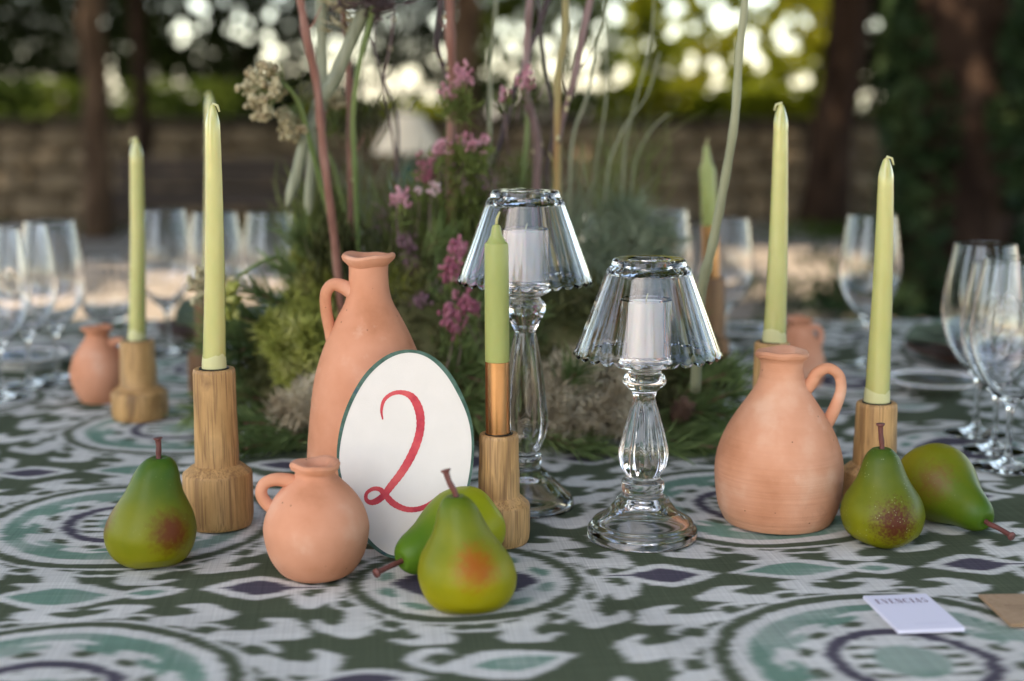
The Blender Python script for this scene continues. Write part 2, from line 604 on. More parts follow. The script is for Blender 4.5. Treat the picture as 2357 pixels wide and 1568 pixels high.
# ------------------------------------------------------------------ bench against the wall
def make_bench():
    y = 13.2
    a, b = at_y(248, 400, y), at_y(716, 400, y)
    W = b.x - a.x
    t = thing("garden_bench", ((a.x + b.x) / 2, y, 0), "dark brown slatted wooden bench standing before the stone wall", "bench")
    wm = vary(mat("dark_stained_timber", (0.035, 0.02, 0.015), 0.6), [(0.02, 0.011, 0.009), (0.05, 0.03, 0.022)], scale=(2, 20, 20))
    for i in range(4):
        mb = MB(); mb.box((0, -0.17 + i * 0.12, 0.36), (W, 0.1, 0.035)); mb.build("seat_slat", wm, t, False)
    for i in range(3):
        mb = MB(); mb.box((0, 0.27 + i * 0.02, 0.45 + i * 0.085), (W, 0.03, 0.072)); mb.build("back_slat", wm, t, False)
    for sx in (-1, 1):
        for yy, hh in ((-0.18, 0.34), (0.24, 0.34)):
            mb = MB(); mb.box((sx * (W / 2 - 0.12), yy, hh / 2), (0.08, 0.08, hh)); mb.build("leg", wm, t, False)
        mb = MB(); mb.box((sx * (W / 2 - 0.12), 0.30, 0.5), (0.07, 0.03, 0.27)); mb.build("back_post", wm, t, False)
    mb = MB(); mb.box((0, -0.22, 0.28), (W - 0.1, 0.03, 0.12)); mb.build("apron", wm, t, False)


make_bench()

# ------------------------------------------------------------------ shaded lamp on a stool further back
def make_lamp():
    y = 7.2
    c = at_y(940, 350, y)
    st = thing("stool", (c.x, y, 0), "slim dark wooden stool carrying the shaded lamp", "stool")
    lathe_me = lathe([(0, 0.55), (0.16, 0.55), (0.17, 0.565), (0.17, 0.585), (0.16, 0.6), (0, 0.6)], 32)
    obj("seat", lathe_me, M['bark_dark'], st)
    for k in range(3):
        th = 2.1 * k + 0.5
        mb = MB(); mb.tube([(0.11 * math.cos(th), 0.11 * math.sin(th), 0.56), (0.2 * math.cos(th), 0.2 * math.sin(th), 0.0)], [0.017, 0.013], 8)
        mb.build("leg", M['bark_dark'], st)
    lt = thing("shaded_lamp", (c.x, y, 0.6), "table lamp with pale linen cone shade and green glazed foot beyond the table", "lamp")
    gm = mat("green_glaze", (0.03, 0.08, 0.06), 0.25)
    pr = smooth_profile([(0.0, 0.0), (0.075, 0.0), (0.08, 0.012), (0.05, 0.03), (0.085, 0.11), (0.07, 0.2), (0.025, 0.25), (0.02, 0.29)], 4)
    obj("foot", lathe(pr + [(0, 0.29)], 32), gm, lt)
    sm = mat("linen_shade", (0.62, 0.56, 0.45), 0.9)
    z0 = c.z - 0.6
    z1 = at_y(940, 262, y).z - 0.6
    r0, r1 = 82 * m_per_px(c), 33 * m_per_px(c)
    obj("lamp_shade", lathe([(r0, z0), (r1, z1), (r1 - 0.004, z1), (r0 - 0.004, z0), (r0, z0)], 48), sm, lt)


make_lamp()

# ------------------------------------------------------------------ trees
def crown(points, size, m, parent, rng, name="crown", aspect=0.55):
    return obj(name, leaves_mesh(np.asarray(points, dtype=np.float64), size, aspect, rng), m, parent)


def sun_ground(P, z=0.0):
    """where the shade of each point falls on height z"""
    d = np.array(SUN_DIR)
    t = (P[:, 2] - z) / d[2]
    return P - d[None, :] * t[:, None]


SUN_PATCHES = []          # (x, y, rx, ry) openings in the leaf roof that let the sun reach the gravel
for u, v, ru, rv in ((330, 655, 150, 30), (620, 690, 110, 28), (1010, 660, 60, 25), (1960, 640, 170, 30), (1800, 585, 160, 14), (2060, 735, 120, 14), (1500, 560, 120, 14), (1340, 660, 80, 25)):
    p = on_z(u, v, 0)
    s = m_per_px(p)
    q = on_z(u, v + rv, 0)
    SUN_PATCHES.append((p.x, p.y, 0.0, ru * s, abs(q.y - p.y)))
SUN_PATCHES += [(2.6, 16.4, 1.4, 1.7, 0.8), (2.6, 16.5, 1.9, 1.7, 0.8), (2.6, 16.5, 2.4, 1.8, 0.8), (-4.9, 15.9, 1.25, 0.28, 0.3), (-3.4, 15.9, 1.25, 0.3, 0.3), (-2.9, 15.9, 1.4, 0.22, 0.3), (-1.1, 15.9, 1.15, 0.4, 0.3)]


def thin_for_sun(P):
    keep = np.ones(len(P), bool)
    for x, y, z, rx, ry in SUN_PATCHES:
        g = sun_ground(P, z)
        keep &= ((g[:, 0] - x) / rx) ** 2 + ((g[:, 1] - y) / ry) ** 2 > 1
    return P[keep]


def canopy_points(n, x0, x1, y0, y1, z0, z1, rng, nclump=90, rad=(0.35, 0.8)):
    c = np.stack([rng.uniform(x0, x1, nclump), rng.uniform(y0, y1, nclump), rng.uniform(z0, z1, nclump)], 1)
    return thin_for_sun(clump_points(n, c, rng.uniform(*rad, nclump), rng, 0.7))


def tree(name, label, base, top, r0, r1, bark, pts_size_mat, limbs, rng_seed, group="trees around the table", flare=1.3):
    rng = random.Random(rng_seed)
    t = thing(name, base, label, "tree", group)
    b = Vector(base)
    mb, pts = trunk_mesh((0, 0, 0), Vector(top) - b, r0, r1, 16, 12, rng, 0.03, flare)
    for q in limbs:
        q = Vector(q) - b
        st = pts[-3] if q.z > pts[-3].z else pts[-5]
        mid = st.lerp(q, 0.5) + Vector((0, 0, 0.3))
        cc = catmull([st, mid, q], 4)
        lb = MB()
        lb.tube(cc, [r1 * 0.8 * (1 - 0.8 * i / (len(cc) - 1)) for i in range(len(cc))], 8)
        lb.build("limb", bark, t)
    mb.build("trunk", bark, t)
    for P, size, m in pts_size_mat:
        crown(P - np.array(b)[None, :], size, m, t, np.random.default_rng(rng_seed))
    return t


def limbs_to(P, n, rng):
    return [tuple(P[rng.randrange(len(P))]) for _ in range(n)]


def make_trees():
    rg = np.random.default_rng(11)
    rr = random.Random(4)
    gx = lambda u, y: (u - 1178.5) * (y * math.cos(PITCH) + CAM_Z * math.sin(PITCH)) / F_PX
    # slim trunk at the left, crown over the left half
    P = canopy_points(44000, -11, -1.6, -2.6, 20, 4.2, 6.8, rg, 190)
    tree("slim_tree", "slim brown trunk rising in front of the wall, left of the tall candles", (gx(226, 12.4), 12.4, 0), (gx(250, 12.4), 12.6, 5.6), 0.115, 0.08, M['bark'], [(P, 0.24, M['leaf_mid'])], limbs_to(P, 7, rr), 1)
    P = canopy_points(3000, -4.5, -2.6, 11, 14.5, 3.6, 5.2, rg, 20)
    tree("slim_tree", "thinnest trunk, beside the slim brown one behind the bench", (gx(330, 13.6), 13.6, 0), (gx(345, 13.6), 13.6, 4.6), 0.075, 0.05, M['bark_dark'], [(P, 0.2, M['leaf_dark'])], limbs_to(P, 3, rr), 2)
    # middle trunk behind the flowers
    P = canopy_points(46000, -2.4, 3.4, -2.6, 20, 4.0, 6.4, rg, 170)
    n = 11000                                          # extra leaves added along the sun's path to keep the table shaded
    q = np.stack([rg.uniform(-1.9, 1.9, n), rg.uniform(0.75, 3.0, n), np.full(n, TZ)], 1)
    q = q + np.array(SUN_DIR)[None] * (rg.uniform(3.3, 5.4, n) / SUN_DIR.z)[:, None]
    P = np.concatenate([P, q])
    for n, xa, xb, ya, yb, z in ((14000, -8, 8, 11.3, 15.0, 0.5), (7000, -6, -0.8, 9.4, 13.5, 0.0), (3000, 2.2, 6, 6.5, 8.2, 0.0), (9000, -8, -0.6, 16.3, 18.2, 1.8), (4000, 4.2, 8, 14.5, 16.2, 1.8), (1200, -1.0, 0.1, 6.9, 7.5, 0.9)):  # more leaves added out of view to shade wall, gravel, shrubs and lamp
        q = np.stack([rg.uniform(xa, xb, n), rg.uniform(ya, yb, n), np.full(n, z)], 1)
        q = q + np.array(SUN_DIR)[None] * (rg.uniform(3.4, 5.4, n) / SUN_DIR.z)[:, None]
        P = np.concatenate([P, q if n < 2000 else thin_for_sun(q)])
    tree("straight_tree", "straight greyish trunk rising behind the flower twigs and the shaded lamp", (gx(1078, 13.2), 13.2, 0), (gx(1068, 13.2), 13.2, 5.2), 0.135, 0.10, M['bark'], [(P, 0.24, M['leaf_mid'])], limbs_to(P, 7, rr), 3)
    # leaning dark trunk
    b = on_z(1893, 520, 0)
    tp = at_y(1955, 0, b.y)
    k = 5.4 / tp.z
    P = canopy_points(9000, 1.5, 6.5, 9, 14, 4.0, 6.4, rg, 50)
    tree("leaning_tree", "thick dark trunk leaning to the side behind the tallest right candle", tuple(b), (b.x + (tp.x - b.x) * k, b.y, 5.4), 0.21, 0.17, M['bark_dark'], [(P, 0.24, M['leaf_mid'])], limbs_to(P, 5, rr), 4)
    # ivy trunk close by
    b = on_z(2175, 720, 0)
    P = canopy_points(46000, 2.2, 11, -2.0, 19.0, 4.2, 6.8, rg, 190)
    t = tree("ivy_clad_tree", "very broad dark trunk overgrown with ivy beyond the end of the table", tuple(b), (b.x + 0.1, b.y + 0.1, 5.6), 0.31, 0.27, M['bark_dark'], [(P, 0.24, M['leaf_mid'])], limbs_to(P, 7, rr), 5)
    n = 5200
    th = rg.uniform(0, 2 * np.pi, n)
    z = rg.uniform(0.0, 3.4, n) ** 1.0
    dens = np.sin(th * 2.0 + z * 1.6) + 0.6 * np.sin(z * 3.1 + th)
    keep = dens > -0.35
    rr_ = 0.33 + rg.uniform(0, 0.09, n)
    Q = np.stack([rr_ * np.cos(th) + 0.02 * z, rr_ * np.sin(th) + 0.02 * z, z], 1)[keep]
    crown(Q, 0.085, M['ivy'], t, rg, "ivy", 0.9)
    Q = np.stack([rg.normal(0, 0.45, 1500), rg.normal(0, 0.35, 1500), np.abs(rg.normal(0, 0.13, 1500))], 1)
    crown(Q, 0.08, M['ivy'], t, rg, "ivy", 0.8)
    # further right
    P = canopy_points(2500, 3.6, 5.6, 9, 12, 4.0, 5.6, rg, 20)
    tree("reddish_tree", "narrow reddish trunk right of the ivy trunk", (gx(2292, 10.4), 10.4, 0), (gx(2270, 10.4), 10.4, 4.8), 0.10, 0.08, M['bark'], [(P, 0.22, M['leaf_mid'])], limbs_to(P, 3, rr), 6)


make_trees()


def make_unseen_trees():
    """unseen trees, added so that the glass and the glazed wax mirror them"""
    rg = np.random.default_rng(31)
    rr = random.Random(8)
    for k, (x, y, w, h0, lab) in enumerate(((-8.6, -3.6, 2.0, 1.9, "broad unseen tree added behind the photographer, at the left"), (1.4, -8.0, 1.9, 2.2, "unseen tree added straight behind the photographer"), (6.2, -5.5, 2.0, 1.8, "unseen tree added behind the photographer, at the right"), (-1.2, -10.5, 1.2, 1.5, "slender unseen tree added furthest behind the photographer"))):
        c = np.stack([rg.normal(x, w * 0.5, 40), rg.normal(y, 0.8, 40), rg.uniform(h0, 6.5, 40)], 1)
        P = clump_points(6500, c, rg.uniform(0.35, 0.75, 40), rg)
        tree("unseen_tree", lab, (x, y, 0), (x + 0.2, y, 5.5), 0.2, 0.12, M['bark'], [(P, 0.24, M['leaf_mid'])], limbs_to(P, 5, rr), 20 + k, "unseen trees added behind the photographer")


make_unseen_trees()

# ------------------------------------------------------------------ shrubs and low boughs beyond the wall
def screen_points(n, u0, u1, v0, v1, y, rng, gaps=(), dy=0.22, size=0.13):
    """a shallow leafy layer from u0..u1, v0..v1 at distance y with round openings in it.
    gaps: (u, v, ru, rv, how many, smallest and largest radius in metres)"""
    a, b = at_y(u0, v1, y), at_y(u1, v0, y)
    x = rng.uniform(a.x, b.x, n); z = rng.uniform(a.z, b.z, n)
    # ragged outline
    e = 0.16 * (np.sin(z * 9 + y) + np.sin(z * 23 + 2 * y) + rng.normal(0, 0.6, n))
    f = 0.10 * (np.sin(x * 7 + y) + np.sin(x * 19 + 1) + rng.normal(0, 0.7, n))
    keep = (x > a.x + e) & (x < b.x - e) & ((z > a.z + f) | (a.z < 0.6))
    for gu, gv, gru, grv, cnt, r0, r1 in gaps:
        for k in range(int(cnt * (0.46 if gu > 700 else 1.0))):
            th, q = rng.uniform(0, 2 * np.pi), rng.uniform() ** 0.5
            c = at_y(gu + gru * q * math.cos(th), gv + grv * q * math.sin(th), y)
            r = (rng.uniform(r0, r1) * (0.64 if gu > 700 else 0.72)) + size * 0.2
            keep &= (x - c.x) ** 2 + (z - c.z) ** 2 > r * r
    yy = y + rng.uniform(-dy, dy, n)
    return np.stack([x, yy, z], 1)[keep]


def shrub(name, label, P, size, m, stems, rng, group="shrubs and trees beyond the wall"):
    c = P.mean(0)
    base = Vector((c[0], c[1], 0))
    t = thing(name, base, label, "shrub" if 'hedge' not in name else "hedge", group)
    for k in range(stems):
        mb = MB()
        e = Vector(P[rng.integers(0, len(P))]) - base
        s = Vector((e.x * 0.5 + rng.uniform(-0.2, 0.2), e.y * 0.5, 0))
        cc = catmull([s, s.lerp(e, 0.5) + Vector((rng.uniform(-.15, .15), 0, 0.1)), e], 4)
        mb.tube(cc, [0.05 * (1 - 0.75 * i / (len(cc) - 1)) for i in range(len(cc))], 6)
        mb.build("trunk", M['bark_dark'], t)
    crown(P - np.array(base)[None, :], size, m, t, rng)
    return t


def make_shrubs():
    rg = np.random.default_rng(21)
    D, Mi, Ye = M['leaf_dark'], M['leaf_mid'], M['leaf_yellow']
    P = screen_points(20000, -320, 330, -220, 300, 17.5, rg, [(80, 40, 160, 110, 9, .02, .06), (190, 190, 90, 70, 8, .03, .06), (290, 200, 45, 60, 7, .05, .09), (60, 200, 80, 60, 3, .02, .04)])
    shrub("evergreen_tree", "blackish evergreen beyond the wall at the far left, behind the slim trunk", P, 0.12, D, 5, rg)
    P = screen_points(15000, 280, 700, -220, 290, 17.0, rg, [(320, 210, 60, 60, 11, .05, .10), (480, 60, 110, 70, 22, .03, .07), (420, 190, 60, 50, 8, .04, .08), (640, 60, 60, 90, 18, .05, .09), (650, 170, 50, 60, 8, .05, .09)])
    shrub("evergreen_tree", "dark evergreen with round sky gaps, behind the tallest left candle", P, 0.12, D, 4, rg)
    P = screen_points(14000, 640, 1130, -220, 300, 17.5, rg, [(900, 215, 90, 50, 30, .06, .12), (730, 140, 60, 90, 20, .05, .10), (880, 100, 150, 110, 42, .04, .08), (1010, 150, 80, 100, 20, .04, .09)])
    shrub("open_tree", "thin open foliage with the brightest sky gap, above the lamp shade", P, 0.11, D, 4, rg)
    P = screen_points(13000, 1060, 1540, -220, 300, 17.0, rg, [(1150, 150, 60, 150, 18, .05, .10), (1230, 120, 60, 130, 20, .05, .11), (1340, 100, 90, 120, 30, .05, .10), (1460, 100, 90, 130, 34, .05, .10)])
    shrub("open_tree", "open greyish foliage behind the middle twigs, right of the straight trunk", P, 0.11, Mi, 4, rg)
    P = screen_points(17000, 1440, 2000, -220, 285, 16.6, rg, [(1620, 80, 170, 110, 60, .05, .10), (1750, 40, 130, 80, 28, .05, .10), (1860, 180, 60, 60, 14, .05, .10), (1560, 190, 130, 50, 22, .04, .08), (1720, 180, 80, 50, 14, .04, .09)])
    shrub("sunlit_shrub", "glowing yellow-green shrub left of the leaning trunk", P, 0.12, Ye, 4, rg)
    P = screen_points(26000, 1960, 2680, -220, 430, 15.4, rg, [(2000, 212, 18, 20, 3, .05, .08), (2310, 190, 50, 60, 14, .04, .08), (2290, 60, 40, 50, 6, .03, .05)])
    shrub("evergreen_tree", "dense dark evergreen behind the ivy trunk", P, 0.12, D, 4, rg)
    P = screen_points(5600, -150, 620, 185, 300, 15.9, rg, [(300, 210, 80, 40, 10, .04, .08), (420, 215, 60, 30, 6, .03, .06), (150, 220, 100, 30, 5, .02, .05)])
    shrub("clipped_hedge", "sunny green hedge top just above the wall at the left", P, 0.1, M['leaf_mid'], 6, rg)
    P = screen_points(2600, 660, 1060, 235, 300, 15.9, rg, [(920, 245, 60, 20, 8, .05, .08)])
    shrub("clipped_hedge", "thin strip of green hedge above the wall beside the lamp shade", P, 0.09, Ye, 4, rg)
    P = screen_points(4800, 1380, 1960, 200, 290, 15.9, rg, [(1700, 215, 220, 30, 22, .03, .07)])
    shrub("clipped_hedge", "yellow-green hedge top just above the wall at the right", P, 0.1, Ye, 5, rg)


make_shrubs()

# grass tufts between gravel and wall
def make_weeds():
    rg = np.random.default_rng(9)
    pts = []
    for u, v, n in ((2000, 548, 500), (1950, 540, 300), (620, 540, 300), (1300, 530, 300), (60, 540, 300)):
        p = on_z(u, v, 0)
        pts.append(np.stack([p.x + rg.normal(0, 0.45, n), p.y + rg.normal(0, 0.2, n), np.abs(rg.normal(0, 0.05, n))], 1))
    P = np.concatenate(pts)
    o = obj("grass", leaves_mesh(P, 0.12, 0.16, rg, 0.0), M['leaf_mid'])
    tag(o, "scattered grass tufts on the gravel along the wall foot", "grass", kind='stuff')


make_weeds()

# ------------------------------------------------------------------ table and its printed ikat cloth
TX0, TX1, TY0, TY1 = -1.75, 1.75, 0.885, 2.56
PX, PY, PS, PROT = 0.598, 0.400, (-0.038, 1.112), R(6.0)


def ikat_pattern():
    step = 0.0008
    nx, ny = int(round(4 * PX / step)), int(round(5 * PY / step))
    rng = np.random.default_rng(2)
    a = (np.arange(nx) + 0.5) * step
    b = (np.arange(ny) + 0.5) * step
    # ragged, thread-wise sideways bleeding of the dye
    nc = nx // 14
    j = rng.normal(0, 1, (ny // 2 + 1, nc))
    j = np.repeat(j, 2, axis=0)[:ny]
    jc = np.arange(nx) / nx * (nc - 1)
    i0 = jc.astype(int); fr = jc - i0
    jit = j[:, i0] * (1 - fr) + j[:, np.minimum(i0 + 1, nc - 1)] * fr
    slow = np.repeat(rng.normal(0, 1, (ny // 9 + 1, nx // 160 + 1)), 9, axis=0)[:ny]
    slow = np.repeat(slow, 160, axis=1)[:, :nx]
    A = a[None, :] + jit * 0.0021 + slow * 0.0008
    B = np.broadcast_to(b[:, None], A.shape)
    wrap = lambda q, p: (q + p / 2) % p - p / 2
    sa, sb = wrap(A, PX), wrap(B, PY)
    ba, bb = wrap(A - PX / 2, PX), wrap(B - PY / 2, PY)
    GREEN, WHITE, TEAL, PLUM, DEEP = 0, 1, 2, 3, 4
    img = np.zeros(A.shape, np.uint8)

    def vesica(x, y, L, H, p=1.0):
        return np.abs(y) < H * np.clip(1 - (np.abs(x) / L) ** (1.7 * p), 0, 1)

    def wreath(x, y, r, r0, r1, N, mirror=1):
        """a running spray: each unit a tail that swells into a hooked flame, with a seed at its foot"""
        psi = np.abs(np.arctan2(x, y * mirror))
        u = psi * N / (2 * np.pi)
        f = u % 1.0
        n = np.floor(u)
        t = (r - r0) / (r1 - r0)
        t = t * (1 + 0.10 * np.sin(n * 2.4 + 1))
        el = lambda cf, ct, rf, rt: ((f - cf) / rf) ** 2 + ((t - ct) / rt) ** 2 < 1

        def cap(ax, a_t, bx, b_t, w0, w1):
            h = np.clip(((f - ax) * (bx - ax) + (t - a_t) * (b_t - a_t)) / ((bx - ax) ** 2 + (b_t - a_t) ** 2), 0, 1)
            return np.hypot(f - ax - h * (bx - ax), t - a_t - h * (b_t - a_t)) < w0 + (w1 - w0) * h
        w = (t > 0.02) & (t < 0.13)
        w |= cap(-0.2, 0.10, 0.42, 0.36, 0.08, 0.19) | cap(0.42, 0.36, 0.60, 0.72, 0.19, 0.18)
        w |= cap(0.60, 0.74, 0.34, 0.90, 0.19, 0.12) | cap(0.34, 0.90, 0.14, 0.84, 0.12, 0.06)
        w |= el(0.87, 0.24, 0.30, 0.23)
        w |= cap(0.85, 0.10, 1.15, 0.10, 0.07, 0.07)
        dot = el(0.86, 0.24, 0.19, 0.125) & (t > 0)
        dot |= (np.abs(t - 0.12 - 0.10 * (f - 0.5)) < 0.022) & (f > 0.3) & (f < 0.84) & (t > 0)
        return w & (t < 1.08) & (t > 0), dot

    # ---- large roundels
    r = np.hypot(ba, bb)
    th = np.arctan2(bb, ba)
    side = np.abs(np.cos(th))
    r1 = 0.178 + 0.036 * side ** 1.5
    w, dot = wreath(ba, bb, 0.137 + (r - 0.137) * 0.06 / (r1 - 0.137), 0.137, 0.197, 16)
    img[w] = WHITE; img[dot] = GREEN
    img[(r < 0.137) & (r > 0.126)] = GREEN
    img[r <= 0.126] = WHITE
    img[(r < 0.113) & (r > 0.074)] = TEAL
    w, dot = wreath(ba, bb, r, 0.066, 0.096, 9, -1)
    img[w] = WHITE
    img[(r < 0.078) & (r >= 0.06)] = WHITE
    k = 12
    fth = ((th * k / (2 * np.pi)) % 1.0 - 0.5) * 2 * np.pi / k * r
    img[(fth / 0.0095) ** 2 + ((r - 0.074) / 0.0058) ** 2 < 1] = GREEN
    img[(r < 0.061) & (r > 0.049)] = PLUM
    img[r <= 0.049] = WHITE
    st = np.abs(((bb / 0.0165) % 1.0) - 0.5) < 0.30 * np.clip((np.abs(ba) - 0.010) / 0.03, 0.2, 1)
    img[(r < 0.046) & st & (np.abs(ba) > 0.014) & (np.abs(ba) < 0.042)] = GREEN
    img[(np.hypot(ba, bb * 0.95) < 0.027)] = TEAL
    # ---- small roundels
    r = np.hypot(sa, sb)
    th = np.arctan2(sb, sa)
    for sgn in (1, -1):                                   # plum leaves on either side
        x = sa - sgn * 0.176
        img[vesica(x + sgn * 0.010, sb, 0.046, 0.027, 0.85)] = WHITE
        img[(np.abs(sb) < 0.005) & (sa * sgn > 0.11) & (sa * sgn < 0.15)] = WHITE
        img[vesica(x + sgn * 0.011, sb, 0.030, 0.0165, 0.85)] = PLUM
        img[(np.abs(sb) < 0.0018) & (sa * sgn > 0.105) & (sa * sgn < 0.15)] = PLUM
    w, dot = wreath(sa, sb, r, 0.095, 0.146, 12)
    img[w] = WHITE; img[dot] = GREEN
    img[(r < 0.095) & (r > 0.083)] = GREEN
    img[r <= 0.083] = WHITE
    k = 10
    fth = ((th * k / (2 * np.pi)) % 1.0 - 0.5) * 2 * np.pi / k * r
    img[(fth / 0.013) ** 2 + ((r - 0.067) / 0.0065) ** 2 < 1] = TEAL
    img[vesica(sa, sb, 0.062, 0.050)] = PLUM
    img[(sa / 0.022) ** 2 + (sb / 0.012) ** 2 < 1] = WHITE
    # ---- teal leaf with an arrow tail between the columns
    x = wrap(A - 0.277, PX)
    img[vesica(x, sb, 0.056, 0.028)] = WHITE
    img[(np.abs(sb) < 0.0065) & (x > 0) & (x < 0.075)] = WHITE
    img[vesica(wrap(A - 0.346, PX), sb, 0.030, 0.016)] = WHITE
    img[vesica(x + 0.003, sb, 0.040, 0.0175)] = TEAL
    img[vesica(wrap(A - 0.344, PX), sb, 0.015, 0.007)] = TEAL
    # ---- paisley and plum leaf between the small roundels
    x0, y0 = wrap(A - 0.012, PX), wrap(B + 0.178, PY)
    c, s = math.cos(R(16)), math.sin(R(16))
    x, y = x0 * c + y0 * s, -x0 * s + y0 * c
    y = y - 0.16 * np.abs(x - 0.01) * (x < 0.01)
    img[vesica(x - 0.006, y, 0.052, 0.026)] = WHITE
    img[(np.abs(np.hypot(x + 0.036, y - 0.016) - 0.017) < 0.0055) & (x < -0.026)] = WHITE
    img[vesica(x - 0.012, y - 0.001, 0.032, 0.0125)] = TEAL
    x, y = wrap(A + 0.085, PX), wrap(B + 0.196, PY)
    img[vesica(x, y, 0.048, 0.02)] = WHITE
    img[vesica(x, y, 0.03, 0.0115)] = PLUM
    d0 = rng.normal(0, 1.0, (ny // 30 + 2, nx // 60 + 2))
    dye0 = np.repeat(np.repeat(d0, 30, 0), 60, 1)[:ny, :nx]
    for _ in range(3):
        for ax in (0, 1): dye0 = (np.roll(dye0, 11, ax) + dye0 + np.roll(dye0, -11, ax)) / 3
    dye0 = dye0[..., None]
    pal = np.array([(0.084, 0.103, 0.066), (0.60, 0.60, 0.57), (0.155, 0.262, 0.205), (0.082, 0.074, 0.098), (0.05, 0.06, 0.04)], np.float32)
    rgb = pal[img]
    k = (np.roll(rgb, 1, 1) + rgb * 2 + np.roll(rgb, -1, 1)) / 4
    k = (np.roll(k, 2, 1) + k * 2 + np.roll(k, -2, 1)) / 4
    k = (np.roll(k, 3, 1) + k * 2 + np.roll(k, -3, 1)) / 4
    k = (np.roll(k, 1, 0) + k * 2 + np.roll(k, -1, 0)) / 4
    pale = (img == TEAL)[..., None] * np.clip(dye0 * 0.4, 0, 0.28)
    k = k * (1 - pale) + pal[WHITE] * pale
    weft = rng.normal(1, 0.045, (ny, 1, 1)); warp = rng.normal(1, 0.05, (1, nx, 1))
    dye = rng.normal(1, 0.10, (ny // 40 + 1, nx // 40 + 1))
    dye = np.repeat(np.repeat(dye, 40, 0), 40, 1)[:ny, :nx, None]
    for _ in range(3):
        for ax in (0, 1):
            dye = (np.roll(dye, 13, ax) + dye + np.roll(dye, -13, ax)) / 3
    k = np.clip(k * weft * warp * dye, 0, 1)
    out = np.ones((ny, nx, 4), np.float32)
    out[..., :3] = k
    im = bpy.data.images.new("ikat_print", nx, ny, alpha=False, float_buffer=True)
    im.colorspace_settings.name = 'Linear Rec.709'
    im.pixels.foreach_set(out.ravel())
    im.pack()
    return im


def cloth_material():
    m = mat("printed_cotton", (0.3, 0.3, 0.3), 0.9)
    nt, N, L, b = nodes(m)
    b.inputs["Specular IOR Level"].default_value = 0.04
    b.inputs["Roughness"].default_value = 1.0
    uv = N.new("ShaderNodeUVMap"); uv.uv_map = "print"
    tx = N.new("ShaderNodeTexImage"); tx.image = ikat_pattern(); tx.extension = 'REPEAT'; tx.interpolation = 'Linear'
    L.new(uv.outputs[0], tx.inputs[0])
    L.new(tx.outputs[0], b.inputs["Base Color"])
    tc = N.new("ShaderNodeTexCoord")
    mp = N.new("ShaderNodeMapping"); mp.inputs["Scale"].default_value = (900, 900, 900); mp.inputs["Rotation"].default_value = (0, 0, PROT)
    L.new(tc.outputs["Object"], mp.inputs[0])
    ws = []
    for d in ('X', 'Y'):
        w = N.new("ShaderNodeTexWave"); w.bands_direction = d; w.inputs["Scale"].default_value = 1.0; w.inputs["Distortion"].default_value = 1.5; w.inputs["Detail Scale"].default_value = 0.3
        L.new(mp.outputs[0], w.inputs[0]); ws.append(w)
    mx = N.new("ShaderNodeMath"); mx.operation = 'MAXIMUM'
    L.new(ws[0].outputs["Fac"], mx.inputs[0]); L.new(ws[1].outputs["Fac"], mx.inputs[1])
    bp = N.new("ShaderNodeBump"); bp.inputs["Strength"].default_value = 0.35; bp.inputs["Distance"].default_value = 0.0004
    L.new(mx.outputs[0], bp.inputs["Height"]); L.new(bp.outputs[0], b.inputs["Normal"])
    return m


